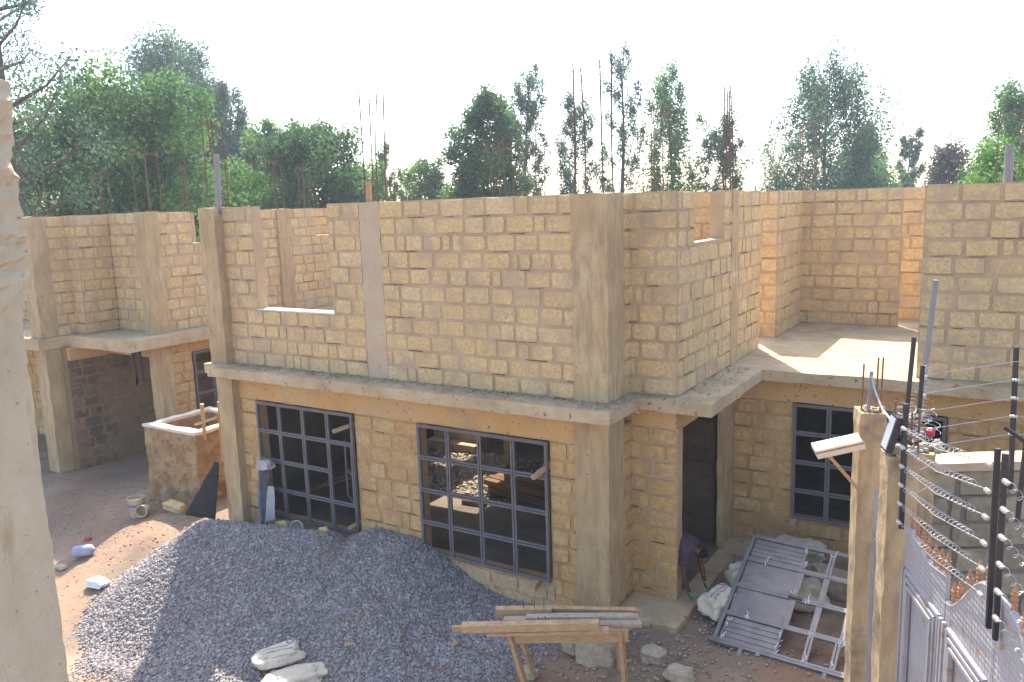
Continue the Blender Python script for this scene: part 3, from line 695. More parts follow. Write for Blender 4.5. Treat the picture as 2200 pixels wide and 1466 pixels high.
# cement sacks on the gravel
def sack(name, c, sx, sy, sz, rz, seed, label, printed=True, group=None, tilt=None):
    mb = MB(); crumple(mb, c, sx, sy, sz, rz, seed, 44, .36)
    o = mb.build(name, 'sack', label=label, cat='sack', group=group, smooth=True)
    if printed:
        dg = None
        me = o.data; vs = [Vector(v.co)+o.location for v in me.vertices]
        from mathutils.bvhtree import BVHTree
        bv = BVHTree.FromPolygons(vs, [tuple(p.vertices) for p in me.polygons]); mb = MB(); rr = random.Random(seed)
        ex = Vector((math.cos(rz), math.sin(rz), 0)); ey = Vector((-math.sin(rz), math.cos(rz), 0))
        def drop(u, v_):
            h = bv.ray_cast(Vector(c)+ex*u+ey*v_+Z*2, -Z); return (h[0]+Z*.004) if h[0] else None
        def quad(u0_, u1_, v0_, v1_):
            q = [drop(u0_, v0_), drop(u1_, v0_), drop(u1_, v1_), drop(u0_, v1_)]
            if all(q): mb.add(q, [(0, 1, 2, 3)])
        for row, hh in ((-.30, .10), (.05, .10)):
            u = -.55
            while u < .5:
                ln = rr.uniform(.03, .07); quad(sx*u, sx*(u+ln), sy*row, sy*(row+hh)); u += ln+.035
        ring = mb; mb = MB()
        for k in range(10):
            a0, a1 = 2*math.pi*k/10, 2*math.pi*(k+1)/10; cx, cy = sx*.5, sy*.45; ra, rb = .035, .055
            q = [drop(cx+ra*math.cos(a0), cy+ra*math.sin(a0)), drop(cx+rb*math.cos(a0), cy+rb*math.sin(a0)), drop(cx+rb*math.cos(a1), cy+rb*math.sin(a1)), drop(cx+ra*math.cos(a1), cy+ra*math.sin(a1))]
            if all(q): mb.add(q, [(0, 1, 2, 3)])
        if mb.f: mb.build('printed_emblem', 'sackprint', o)
        if ring.f: ring.build('printed_lettering', 'sackprint', o)
    return o
def hz(x, y): return max(heap_h(x, y), gzn(x, y))
sack('cement_sack', (-8.16, 6.92, hz(-8.16, 6.92)+.10), .36, .21, .12, .98, 3, 'folded cement sack with grey printing, the upper of two on the gravel in front')
sack('cement_sack', (-7.72, 6.80, hz(-7.72, 6.80)+.06), .44, .20, .08, .80, 9, 'flat empty cement sack, the lower of two on the gravel in front', False)
sack('cement_sack', (-3.12, 10.2, gzn(-3.12, 10.2)+.14), .30, .2, .22, 1.2, 15, 'white printed cement sack slumped beside the doorstep')
sack('cement_sack', (-3.0, 10.95, gzn(-3, 10.95)+.16), .27, .22, .26, .6, 21, 'tan dusty sack standing behind the printed sack near the doorway', False)
sack('cement_sack', (-2.3, 11.05, .12), .42, .3, .22, .3, 27, 'crumpled tan sack under the openings of the leaning steel door', False)
sack('cement_sack', (-2.55, 12.3, .15), .4, .25, .25, .1, 31, 'pale sack against the wall behind the top edge of the steel door', False)

P = []
for k in range(3000):
    x, y = R.uniform(-19, -11.6), R.uniform(5.5, 10.5)
    if noise.noise(Vector((x*.5, y*.5, 2)))+R.uniform(-.3, .3) > -.05 and not (-14.9 < x < -13.2 and y > 9.6): P.append((x, y, gzn(x, y)+.004))
stones('grit', np.array(P), .018, 'rubble', None, .6, 'loose grit scattered over the bare soil at the left', 'grit')
P = []
for k in range(900):
    x = R.uniform(-11.5, -4.3); y = R.triangular(9.06, 9.45, 9.42); P.append((x, y, 3.02))
for k in range(400):
    x = R.uniform(-4.3, -3.3); y = R.uniform(9.3, 12.4)
    if x > -3.68 or 9.96 < y < 10.14: P.append((x, y, 3.02))
for k in range(260): P.append((R.gauss(-4.3, .18), R.uniform(9.1, 9.9), 3.025))
stones('ledge_debris', np.array(P), .016, 'rubble', HM, .6)
# bits of wood and wire on the gravel
for (x, y, ln, rz, lb) in ((-6.15, 8.2, .2, -.6, 'small pale wood chip on the gravel above the left end of the bench'), (-5.9, 7.3, .16, 1.0, 'small wood chip on the gravel left of the bench legs'),
                           (-6.5, 7.0, .13, -.4, 'tiny wood chip on the gravel further left of the bench, close to the wire'), (-7.4, 7.5, .14, .9, 'pale chip lying on the gravel just behind the cement sacks')):
    mb = MB(); q = Vector((math.cos(rz), math.sin(rz), 0))*ln/2; p = Vector((x, y, hz(x, y)+.025)); mb.bar(p-q, p+q, .06, .02, 0, .8); mb.build('wood_chip', 'wood', label=lb, cat='wood chip')
def lay(name, pl, r, m, lift, label, cat):
    mb = MB(); q = []
    for (a, b) in zip(pl[:-1], pl[1:]):
        for k in range(6):
            t = k/6; x = a[0]+(b[0]-a[0])*t; y = a[1]+(b[1]-a[1])*t; q.append((x, y, hz(x, y)+lift))
    q.append((*pl[-1], hz(*pl[-1])+lift)); mb.tube(q, r, 5); mb.build(name, m, label=label, cat=cat)
lay('tie_wire', [(-8.6, 8.6), (-7.8, 8.3), (-7.0, 8.05), (-6.3, 7.7), (-5.6, 7.6), (-4.9, 7.7)], .005, 'rust', .03, 'long rusty wire lying across the gravel from the heap to the bench', 'wire')
lay('tie_wire', [(-5.3, 8.1), (-6.0, 8.15), (-6.6, 8.25), (-6.85, 8.15), (-6.8, 7.9), (-6.5, 7.6), (-6.2, 7.2), (-5.8, 6.9), (-5.2, 6.6)], .006, 'rust', .035, 'rusty wire bent in a loop on the gravel in front of the right window', 'wire')

# ------------------------------------------------------------------ carpenter's bench
BN = thing('work_bench', 'rough timber work bench with loose planks on top in front of the corner column', 'bench', (-4.2, 7.6, -.1))
be = Vector((.88, .47, 0)).normalized(); bd = Vector((-.47, .88, 0)).normalized(); b0 = Vector((-5.27, 7.03, 0))
def BP(s_, d, z_): return b0+be*(s_*.93)+bd*d+Z*z_
zt = .80
mb = MB(); mb.bar(BP(.66, -.02, zt-.10), BP(2.16, -.02, zt-.08), .035, .15, 0, .5); mb.bar(BP(.7, .38, zt-.1), BP(2.14, .38, zt-.08), .035, .15, 0, .3); mb.build('apron', 'wood', BN)
for (s_, d, so, do) in ((.74, -.03, .22, -.10), (2.08, -.03, .05, -.08), (.78, .38, .18, .14), (2.05, .38, .06, .12)):
    mb = MB(); mb.bar(BP(s_+so*-.2, d, zt-.03), BP(s_+so, d+do, gzn(-4.2, 7.6)-.02), .075, .05, 0, R.random()); mb.build('leg', 'wood', BN)
mb = MB()
for (a, b, d, wd) in ((.55, 2.33, .06, .12), (.62, 2.30, .19, .11), (.50, 2.24, .31, .12)): mb.bar(BP(a, d, zt+.005), BP(b, d+.01, zt+.02), wd, .035, 0, R.random(), jit=.004)
mb.build('bench_top', 'oldwood', BN)
mb = MB(); mb.bar(BP(.43, -.10, zt-.01), BP(1.92, -.06, zt+.01), .10, .035, 0, .6, jit=.004); mb.build('loose_plank', 'wood', None, label='thin plank lying along the front edge of the work bench', cat='plank')
mb = MB(); mb.bar(BP(.0, -.13, zt+.055), BP(.16, -.12, zt+.055), .05, .05, 0, .2, jit=.012); mb.bar(BP(.12, -.11, zt+.062), BP(1.8, -.07, zt+.075), .10, .085, 0, .6, jit=.006)
mb.build('timber_beam', 'wood', None, label='thick orange beam with a splintered end overhanging the left of the bench', cat='beam')
mb = MB(); mb.bar(BP(.50, .30, zt+.055), BP(1.22, .31, zt+.06), .10, .055, 0, .7, jit=.005)
TB = mb.build('timber_block', 'wood', None, label='short board with nails at the back left of the bench top', cat='board')
mb = MB()
for (s_, d, h) in ((.86, .3, .12), (1.0, .3, .16), (1.12, .3, .14)): mb.tube([BP(s_, d, zt+.08), BP(s_+.005, d, zt+.08+h)], .005, 5)
mb.build('nail', 'rust', TB)
mb = MB()
for k in range(11):
    s_ = 1.02+.055*k*R.uniform(.7, 1.3); q = BP(s_, .0+R.uniform(-.03, .05), zt+.03); mb.tube([q, q+Vector((R.uniform(-.015, .015), 0, R.uniform(.05, .13)))], .006, 5)
for k in range(3): mb.tube([BP(1.2+.15*k, .02, zt+.035), BP(1.5+.16*k, .06, zt+.04)], .006, 5)
mb.build('nails', 'rust', None, label='handful of rusty nails scattered on the bench top', cat='nails', kind='stuff')
mb = MB(); mb.bar(BP(.9, .14, zt+.06), BP(2.26, .20, zt+.05), .10, .022, 0, .9, jit=.005); mb.build('loose_plank', 'oldwood', None, label='thin grey plank lying slightly askew along the middle of the bench top', cat='plank')
mb = MB(); mb.bar(BP(1.1, .36, zt+.055), BP(2.3, .33, zt+.045), .08, .025, 0, .3, jit=.005); mb.build('loose_plank', 'wood', None, label='narrow brown plank along the back edge of the bench top', cat='plank')
# concrete stump and rubble under it
mb = MB(); mb.rock((-4.15, 8.55, .05), .24, (1.1, .9, 1.15), 0, .8, 71, 2); mb.rock((-4.55, 8.6, .02), .14, (1, .9, 1.0), 0, .95, 72, 2)
mb.build('concrete_lump', 'rubble', label='big lump of broken concrete beneath the work bench', cat='concrete lump')
P = []
for k in range(1000):
    x, y = R.gauss(-3.6, .9), R.gauss(8.9, .75)
    if -5.6 < x < -1.0 and 7.0 < y < 12.6 and not (x < -3.4 and y > 9.5) and not (x < -4.3 and y > 9.3): P.append((x, y, gzn(x, y)+.012))
for k in range(300):
    x, y = R.uniform(-3.35, -1), R.uniform(9.3, 12.6); P.append((x, y, gzn(x, y)+.01))
stones('rubble', np.array(P), .025, 'rubble', None, .6, 'grey stone rubble and chippings strewn over the ground around the bench and doorway', 'rubble')
for i, (x, y, r_, lb) in enumerate(((-3.5, 8.75, .12, 'pale angular rock on the rubble right of the bench top'), (-3.05, 8.5, .13, 'grey rock standing in rubble by the right leg of the bench'), (-4.85, 8.0, .09, 'flat pale rock lying between the bench legs'))):
    mb = MB(); mb.rock((x, y, gzn(x, y)+r_*.5), r_, (1.4, 1, .8), 0, .8, 80+i, 1); mb.build('rock', 'rubble', label=lb, cat='rock')
# pegs and stubs at the windows
for i, (a, b, wd, lb) in enumerate((((-7.32, 9.46, .27), (-7.30, 9.26, .25), .09, 'wooden peg under the left end of the right hand big window'), ((-5.55, 9.46, .27), (-5.52, 9.24, .25), .10, 'wooden peg under the right end of the right hand big window'),
        ((-8.92, 9.6, 2.20), (-9.12, 9.20, 2.12), .06, 'short timber stub poking out of the top right pane of the left big window'), ((-5.3, 9.6, 2.06), (-5.42, 9.18, 1.92), .06, 'short timber stub poking out of the top right pane of the right big window'),
        ((-8.95, 9.6, .50), (-9.0, 9.28, .48), .05, 'small timber stub at the bottom right pane of the left big window'), ((-2.72, 12.72, .55), (-2.70, 12.5, .50), .09, 'wooden peg under the small paned window beyond the steel door'))):
    mb = MB(); mb.bar(a, b, wd, wd*.9, 0, .8); mb.build('timber_stub', 'wood', label=lb, cat='timber stub')
# clothes on the window bars, pots on its sill
def rag(name, m, path, label):
    return cloth(name, m, path[0], path[1], n=8, wob=.035, label=label, cat='clothes')
rag('hanging_shirt', 'bluecloth', ([(-11.1, 9.3, 1.15), (-10.94, 9.26, 1.18)], [(-11.1, 9.26, .16), (-10.95, 9.2, .2)]), 'bright blue garment hanging on the left big window')
rag('hanging_trousers', 'greycloth', ([(-10.98, 9.24, 1.25), (-10.72, 9.22, 1.22)], [(-10.98, 9.2, .2), (-10.82, 9.16, .25)]), 'dark grey trousers hanging on the window bars between blue and white cloth')
rag('hanging_cloth', 'palecloth', ([(-10.74, 9.2, .95), (-10.66, 9.22, .95)], [(-10.86, 9.16, .28), (-10.60, 9.18, .34)]), 'white cloth hanging right of the dark trousers on the window')
mb = MB(); crumple(mb, (-10.84, 9.26, 1.28), .17, .11, .12, .1, 12); mb.build('cap', 'palecloth', label='pale grey bundle topping the clothes hung on the window', cat='clothes')
mb = MB(); mb.lathe((-10.05, 9.12, .37), [(0, 0), (.08, 0), (.11, .06), (.10, .14), (.115, .16), (.095, .16), (.085, .1), (.08, .02), (0, .02)], 16, axis=(.7, -.6, .3)); mb.build('mug', 'cream', label='cream mug lying on its side at the foot of the left big window', cat='mug')
mb = MB(); mb.rock((-10.38, 9.15, .34), .09, (2.0, .8, .6), 0, .9, 90, 1); mb.build('stone_chip', 'block', label='flat yellow stone left of the cream mug under the window', cat='stone')
mb = MB(); mb.rock((-9.22, 8.95, hz(-9.22, 8.95)+.03), .07, (1.4, .8, .7), 0, .9, 91, 1); mb.build('stone_chip', 'block', label='small yellow stone on the gravel under the right part of the left window', cat='stone')
# inside: timber stack and rubble
TS = thing('timber_stack', 'stack of dark brown planks inside, behind the right hand big window', 'timber', (-7.4, 12.6, .15))
for k in range(16):
    y = 12.25+.16*(k % 5)+R.uniform(-.04, .04); z_ = .2+.07*(k//5); mb = MB(); x0 = -8.45+R.uniform(-.15, .35)
    mb.bar((x0, y+.25, z_), (x0+2.1, y-.15+R.uniform(-.1, .1), z_), .14, .05, 0, R.random()); mb.build('plank', 'darkwood', TS)
mb = MB(); mb.bar((-8.49, 11.8, .19), (-8.0, 11.83, .19), .1, .07, 0, .9); mb.build('timber_block', 'darkwood', label='short red brown wooden block on the sunlit floor inside', cat='board')
TS2 = thing('timber_stack', 'leaning dark timber inside, behind the left big window', 'timber', (-9.8, 12.2, .15))
for k in range(9):
    mb = MB(); mb.bar((-11.5+.08*k, 10.2+.1*k, .3+.02*k), (-9.6+.05*k, 11.3+.1*k, .9+.1*k), .13, .05, 0, R.random()); mb.build('plank', 'darkwood', TS2)
P = []
for k in range(2600):
    x, y = R.gauss(-9.6, .9), R.gauss(13.4, .75)
    if -11.6 < x < -7.6 and 11.9 < y < 14.6: P.append((x, y, .165+.05*R.random()*max(0, 1-abs(y-13.6))))
stones('rubble', np.array(P), .045, 'rubble', None, .7, 'broken stone rubble on the floor inside around the concrete steps', 'rubble')

# ------------------------------------------------------------------ steel double door lying tilted against bags
DR = thing('steel_door', 'bare steel double door lying tilted on the ground in front of the right window', 'door', (-2.1, 10.3, .2))
d0 = Vector((-2.96, 9.44, .06)); du = Vector((1, -.01, -.03)).normalized(); dv = Vector((0, 1.86, .68)).normalized(); dn = du.cross(dv).normalized()
def DP(u, v_, n_=0): return d0+du*u+dv*v_+dn*n_
LV, LU = 2.0, 2.35
mb = MB()
for v_ in (0, LV): mb.bar(DP(-.06, v_, 0), DP(LU, v_, 0), .05, .05, 0, .5, dn)
for u in (0, LU-.03): mb.bar(DP(u, -.02, 0), DP(u, LV, 0), .05, .05, 0, .5, dn)
for u in (.35, 1.35): mb.bar(DP(u, -.02, 0), DP(u, -.14, -.01), .05, .04, 0, .5, dn)
mb.build('frame', 'steel_raw', DR)
rows_ = [(0.03, .47), (.50, .98), (1.02, 1.50), (1.53, 1.97)]
for ri, (va, vb) in enumerate(rows_):
    mb = MB()
    for v_ in (va, vb): mb.bar(DP(.03, v_, .012), DP(LU-.06, v_, .012), .035, .035, 0, .5, dn)
    ucuts = [.74, .80, 1.08, 1.14, 1.44, 1.50, 1.82, 1.88, 2.22]
    if ri in (0, 3):
        for u in (.75, 1.08, 1.12, 1.40, 1.44, 1.75, 2.1): mb.bar(DP(u, va, .014), DP(u, vb, .014), .03, .03, 0, .5, dn)
    else:
        for u in (.77, 1.10, 1.46, 1.84): mb.bar(DP(u, va, .013), DP(u, vb, .013), .075, .02, 0, .5, dn)
        mb.bar(DP(.74, (va if ri == 1 else vb), .014), DP(LU-.1, (va if ri == 1 else vb), .014), .07, .02, 0, .5, dn)
    leaf = mb.build('door_leaf' if ri in (1, 2) else 'side_light', 'steel_raw', DR)
    mb = MB(); uend = .73
    if ri in (1, 2): mb.bar(DP(.05, (va+vb)/2, .008), DP(uend, (va+vb)/2, .008), vb-va-.03, .012, 0, .5, dn)
    else:
        k = 9
        for i in range(k):
            v_ = va+.03+(vb-va-.06)*(i+.5)/k; mb.bar(DP(.05, v_, .006+.008*(i % 2)), DP(uend, v_, .006+.008*(i % 2)), (vb-va-.06)/k+.002*(i % 2), .01, 0, .5, dn)
    mb.build('panel', 'steel_raw', leaf)
mb = MB()
for (u, v_) in [(.76, .1), (.76, .3), (1.1, .07), (1.42, .07), (.1, .08), (.1, .3), (.76, 1.9), (.77, 1.6), (1.1, 1.9), (1.42, 1.9), (1.75, 1.8), (.3, 1.51), (.95, .99), (.75, 1.02), (1.5, .99), (1.8, .5), (1.45, .46), (1.1, .47), (1.75, 1.0), (.3, .49)]:
    for k in range(5):
        a = DP(u+R.uniform(-.02, .02), v_+R.uniform(-.07, .07), .034); mb.bar(a, a+du*R.uniform(-.03, .03)+dv*R.uniform(.02, .08), .008, .003, 0, .5, dn)
mb.build('weld_marks', 'whiteplastic', DR)
mb = MB(); mb.bar(DP(.70, 1.0, .03), DP(.88, 1.0, .03), .04, .03, 0, .5, dn); mb.build('bolt_latch', 'black', DR)
# steel offcuts propping its top edge
mb = MB(); mb.rock((-1.9, 11.5, .18), .28, (1.6, .6, .9), 0, .3, 101, 1); mb.build('rock', 'rubble', label='block of stone propping the upper edge of the steel door', cat='rock')

# ------------------------------------------------------------------ gate, posts, boundary wall
g = Vector((.38, -.925, 0)).normalized(); gn = Vector((-.925, -.38, 0)).normalized(); gp = Vector((-.62, 6.9, 0))
def GP(s_, z_, n_=0): return gp+g*s_+gn*n_+Z*z_
def post(c, w_, zt_, label):
    mb = MB(); c = Vector(c)
    solid(mb, [-w_/2, w_/2], [-w_/2, w_/2], lambda u, v: True, -.6, zt_, lambda u, v, ww: c+g*u+gn*v+Z*ww, .11, .012, fr=2)
    return mb.build('gate_post', 'concrete_post', label=label, cat='gate post')
M['concrete_post'] = mat('post_concrete', [(.34, .26, .15), (.44, .34, .205), (.50, .41, .27)], 2.6, bump=.8, bscale=25, streak=((.28, .205, .125), 9, .48, .72), spots=((.25, .19, .125), 3, .52, .68))
PL = post((-1.055, 8.06, 0), .235, 3.60, 'left concrete gate post with a cream lamp box on a brace')
PR = post((-.69, 7.06, 0), .235, 3.52, 'right concrete gate post under a tangle of fence wire')
M['gate_emb'] = M['gate'].copy(); M['gate_emb'].name = 'embossed_gate_sheet'
_t = M['gate_emb'].node_tree; _b = [x for x in _t.nodes if x.type == 'BUMP'][0]; _v = _t.nodes.new('ShaderNodeTexVoronoi')
_v.inputs['Scale'].default_value = 24; _v.inputs['Randomness'].default_value = .05; _v.feature = 'SMOOTH_F1'; _v.inputs['Smoothness'].default_value = .35
_c = [x for x in _t.nodes if x.type == 'TEX_COORD'][0]; _t.links.new(_c.outputs['Object'], _v.inputs['Vector']); _t.links.new(_v.outputs['Distance'], _b.inputs['Height'])
_b.inputs['Strength'].default_value = .9; _b.inputs['Distance'].default_value = .012
GT = thing('main_gate', 'grey embossed steel double gate with a wavy top and orange finials', 'gate', (-.2, 6, 0))
def prof2(s_):   # top height along the gate
    if s_ < .62: return 3.0-.09*sst(0, .62, s_)
    if s_ < .95: return 2.91+.06*(s_-.62)/.33
    d = abs(s_-1.75)
    return 2.79+.43*(1-sst(.15, .78, d))
def leafmesh(sa, sb, mname):
    mb = MB(); n = 26
    vs = []
    for side in (0, .03):
        for k in range(n+1):
            s_ = sa+(sb-sa)*k/n; vs += [GP(s_, .15, -side), GP(s_, prof2(min(max(s_, sa+.005), sb-.005)), -side)]
    fs = []; k2 = 2*(n+1)
    for k in range(n):
        a = 2*k; fs += [(a, a+2, a+3, a+1), (k2+a, k2+a+1, k2+a+3, k2+a+2), (a+1, a+3, k2+a+3, k2+a+1), (a, k2+a, k2+a+2, a+2)]
    fs += [(0, 1, k2+1, k2), (2*n, k2+2*n, k2+2*n+1, 2*n+1)]
    mb.add(vs, fs); return mb.build('gate_leaf', mname, GT)
for (sa, sb) in ((.06, .945), (.965, 1.745), (1.755, 2.53)):
    lf = leafmesh(sa, sb, 'gate_emb')
    mb = MB()
    for k, ins in enumerate((.0, .05, .10)):
        a, b = sa+.10+ins, sb-.06-ins; zt_, zb = 2.65-ins*.9, .55+ins
        for p, q in (((a, zt_), (b, zt_)), ((a, zb), (b, zb))): mb.bar(GP(*p, .012+.008*k), GP(*q, .012+.008*k), .03, .026, 0, .5)
        for u in (a, b): mb.bar(GP(u, zb, .012+.008*k), GP(u, zt_, .012+.008*k), .026, .03, 0, .5, gn)
    for u in (sa+.02, sb-.02): mb.bar(GP(u, .2, .01), GP(u, 2.66, .01), .03, .03, 0, .5, gn)
    mb.build('moulding', 'gate', lf)
    mb = MB(); sm = (sa+sb)/2
    for k in range(9):
        a = sm-.14+.035*k; mb.lathe(GP(a, 2.59, .012), [(.0, 0), (.016, .005), (.010, .02), (0, .024)], 8, axis=gn)
    mb.build('ornament', 'copper', lf)
    # top edge strip
    mb = MB(); mb.tube([GP(sa+(sb-sa)*k/20, prof2(min(max(sa+(sb-sa)*k/20, sa+.005), sb-.005))+.006, -.015) for k in range(21)], .02, 6); mb.build('top_rail', 'gate', lf)
def finial(s_, back=-.015):
    z_ = prof2(s_)+.01; mb = MB()
    mb.lathe(GP(s_, z_, back), [(.012, 0), (.02, .015), (.013, .03), (.02, .045), (.013, .06), (.022, .075), (.015, .095), (.024, .108), (.010, .118), (.016, .128), (.0, .175)], 8)
    mb.build('finial', 'copper', GT)
for s_ in (.15, .28, .42, .54, .68, .80, .92, 1.06, 1.16, 1.30, 1.44, 1.58, 1.92, 2.06, 2.2, 2.34, 2.46): finial(s_)
WG = thing('wicket_gate', 'narrow grey steel pedestrian gate between the two concrete posts', 'gate', (-.86, 7.6, 0))
wa, wb = -1.02, -.30
mb = MB(); mb.bar(GP(wa, 1.55, -.05), GP(wb, 1.55, -.05), .02, 2.7, 0, .5); lf = mb.build('gate_leaf', 'gate', WG)
mb = MB()
for ins in (0, .05):
    for z_ in (.7+ins, 2.55-ins): mb.bar(GP(wa+.1+ins, z_, -.03), GP(wb-.1-ins, z_, -.03), .03, .025)
    for u in (wa+.1+ins, wb-.1-ins): mb.bar(GP(u, .7, -.03), GP(u, 2.55, -.03), .025, .03, 0, .5, gn)
mb.build('moulding', 'gate', lf)
for u in (-.85, -.66, -.48):
    mb = MB(); mb.lathe(GP(u, 2.9, -.05), [(.012, 0), (.02, .02), (.013, .04), (.022, .07), (.012, .09), (.02, .11), (0, .18)], 8); mb.build('finial', 'copper', WG)
mb = MB(); mb.bar(GP(-.34, 1.75, .02), GP(-.34, 1.95, .03), .03, .03); mb.bar(GP(-.42, 1.72, .02), GP(-.3, 1.72, .03), .05, .05); mb.build('handle', 'black', WG)
# rods standing out of the left post
ST = (-1.055, 8.06)
mb = MB()
for (x, y, zt_) in ((-1.13, 8.0, 4.05), (-1.02, 8.1, 4.1), (-.97, 8.02, 4.12)): mb.tube([(x, y, 3.5), (x+.01, y, zt_)], .009, 5)
mb.build('rebar', 'rust', PL)
mb = MB(); mb.tube([(-1.07, 7.98, 3.5), (-1.05, 7.98, 3.99)], .016, 8); mb.build('pipe_stub', 'pipe', PL)
mb = MB(); mb.tube([(-1.05, 7.98, 3.96), (-1.0, 7.9, 3.82), (-.92, 7.75, 3.70), (-.84, 7.6, 3.66), (-.80, 7.5, 3.62)], .010, 6); mb.build('cable', 'wire', None, label='pale cable sagging between the tops of the two gate posts', cat='cable')
mb = MB()
for k in range(16): mb.rock((-1.055+R.uniform(-.09, .09), 8.06+R.uniform(-.09, .09), 3.61), R.uniform(.015, .035), (1, 1, .8), 0, R.random(), 200+k, 0)
mb.build('mortar_lumps', 'rubble', PL)
# cream lamp box on a brace
LM = thing('gate_lamp', 'cream box lamp on a timber brace sticking out left of the gate post', 'lamp', (-1.3, 7.8, 3.2))
la, lb_ = Vector((-1.48, 7.72, 3.24)), Vector((-1.10, 7.9, 3.34)); lx = (lb_-la).normalized(); ly = Vector((.35, -.85, -.28)).normalized(); lz = lx.cross(ly).normalized()
if lz.z < 0: lz = -lz
mb = MB(); c = (la+lb_)/2; mb.bar(la, lb_, .20, .055, 0, .5, lz); mb.build('lamp_box', 'cream', LM)
mb = MB(); mb.bar(la+ly*.075+lz*.034, lb_+ly*.075+lz*.034, .03, .012, 0, .5, lz); mb.bar(c+ly*.06+lz*.036, c+ly*.10+lz*.036, .012, .02, 0, .5, lz); mb.build('lid_rail', 'rust', LM)
mb = MB(); mb.bar(la+lx*.1+ly*.02-lz*.03, (-1.10, 7.93, 2.84), .035, .03, 0, .4); mb.build('brace', 'wood', LM)
# solar flood light on the right post
FL = thing('flood_light', 'black framed solar flood light facing left on top of the right gate post', 'lamp', (-.75, 6.95, 3.7))
fc_ = Vector((-.745, 6.96, 3.70)); fx = Vector((.35, -.93, .0)).normalized(); fn = Vector((-.90, -.34, .25)).normalized(); fy = fx.cross(fn).normalized()
if fy.z < 0: fy = -fy
mb = MB(); mb.bar(fc_-fy*.15, fc_+fy*.15, .17, .05, 0, .5, fn); mb.build('housing', 'black', FL)
mb = MB(); mb.bar(fc_-fy*.13+fn*.027, fc_+fy*.13+fn*.027, .14, .01, 0, .5, fn); mb.build('panel', 'panelglass', FL)
mb = MB(); mb.bar(fc_-fn*.03, fc_-fn*.16-Z*.05, .03, .03); mb.build('bracket', 'black', FL)

BW = thing('boundary_wall', 'grey stone boundary wall with a sunlit coping behind the gate', 'wall', (1.2, 8.3, 0))
bu = Vector((math.cos(.554), math.sin(.554), 0)); bn_ = Vector((bu.y, -bu.x, 0)); bo = Vector((-.62, 8.18, 0))
wall('brick_wall', BW, bo, bu, bn_, 5.2, -.3, 3.03, (), .24, ('mortargrey', 'blockgrey'), 61, ch=.26, lmin=.34, lmax=.46, joint=.03, pr=(.006, .014))
mb = MB(); solid(mb, [0, 5.2], [-.28, .05], lambda u, v: True, 3.03, 3.11, lambda u, v, ww: bo+bu*u+bn_*v+Z*ww, .3, .006); mb.build('coping', 'concrete_grey', BW)
mb = MB(); rough_box(mb, -.70, -.50, 7.98, 8.28, -.3, 3.26, .14, .012); BWP = mb.build('pier', 'concrete_post', BW)
mb = MB()
for k in range(26): mb.rock((-.58+R.uniform(-.12, .12), 8.13+R.uniform(-.14, .14), 3.27+R.uniform(0, .04)), R.uniform(.02, .045), (1, 1, .8), 0, R.random(), 240+k, 0)
mb.build('mortar_lumps', 'rubble', BWP)
mb = MB(); mb.tube([(-.66, 8.02, 3.2), (-.565, 8.0, 4.84)], .024, 10); mb.build('leaning_pipe', 'pipe', label='long grey pipe leaning up from the wire tangle beside the right post', cat='pipe')

# electric fence
EF = thing('electric_fence', 'electric fence of black poles, insulators and coiled wire above the gate', 'fence', (-.2, 6.5, 3))
def pole(a, b, wd=.035):
    mb = MB(); mb.bar(a, b, wd, wd, 0, .5, gn); return mb.build('pole', 'black', EF)
pole(GP(.03, 2.95, .03), GP(.0, 3.97, .03)); pole((-.70, 7.35, 3.4), (-.66, 7.4, 4.42), .03); pole((-.62, 7.6, 3.3), (-.60, 7.6, 4.15), .03)
pole(GP(1.72, 3.02, .03), GP(1.68, 4.12, .03), .027); pole(GP(1.82, 3.0, .03), GP(1.78, 4.12, .03), .027)
pole((.10, 8.1, 3.0), (.07, 8.1, 4.27), .034); pole((.16, 7.6, 2.9), (.18, 7.6, 3.6), .03)
mb = MB(); mb.bar((.02, 7.6, 3.68), (.20, 7.6, 3.56), .03, .03); mb.build('pole', 'black', EF)
def insulator(c, ax):
    mb = MB(); ax = Vector(ax).normalized(); mb.lathe(Vector(c)-ax*.03, [(0, 0), (.009, 0), (.016, .01), (.010, .018), (.017, .03), (.010, .042), (.016, .05), (.009, .06), (0, .06)], 10, axis=ax); return mb.build('insulator', 'porcelain', EF)
def wire(pts, r=.0028): 
    mb = MB(); mb.tube(pts, r, 4); mb.build('wire', 'wire', EF)
def coil(a, b, rad=.021, turns=18, sag=.01):
    a = Vector(a); b = Vector(b); d = (b-a).normalized(); x = d.cross(Z).normalized(); y = x.cross(d); q = []; n = turns*8
    for k in range(n+1):
        t = k/n; ph = 2*math.pi*turns*t; p = a.lerp(b, t)-Z*sag*4*t*(1-t); q.append(p+x*math.cos(ph)*rad+y*math.sin(ph)*rad)
    mb = MB(); mb.tube(q, .0021, 4); mb.build('coil_spring', 'wire', EF)
for i in range(6):
    za, zb = 3.78-.155*i, 4.00-.165*i
    a = GP(.03, za, .05); b = GP(1.55, zb, .04)
    insulator(a, g); insulator(GP(1.60, zb, .04), g); insulator(GP(1.86, zb-.02, .05), g)
    coil(a+g*.08, a.lerp(b, .92), turns=17+i); wire([a.lerp(b, .92)-Z*.01, b]); wire([a, a.lerp(b, .5)-Z*.05, b])
    coil(GP(1.9, zb-.02, .05), GP(2.55, zb-.08, .05), turns=8)
for i in range(5):
    zl, zr = 4.03-.165*i, 4.15-.16*i
    wire([(-.62, 7.75, zl), (.07, 8.05, zr), (2.5, 8.3, zr+.1)], .003)
    if i: insulator((.085, 8.05, zr), X)
    insulator((-.60, 7.7, zl), X)
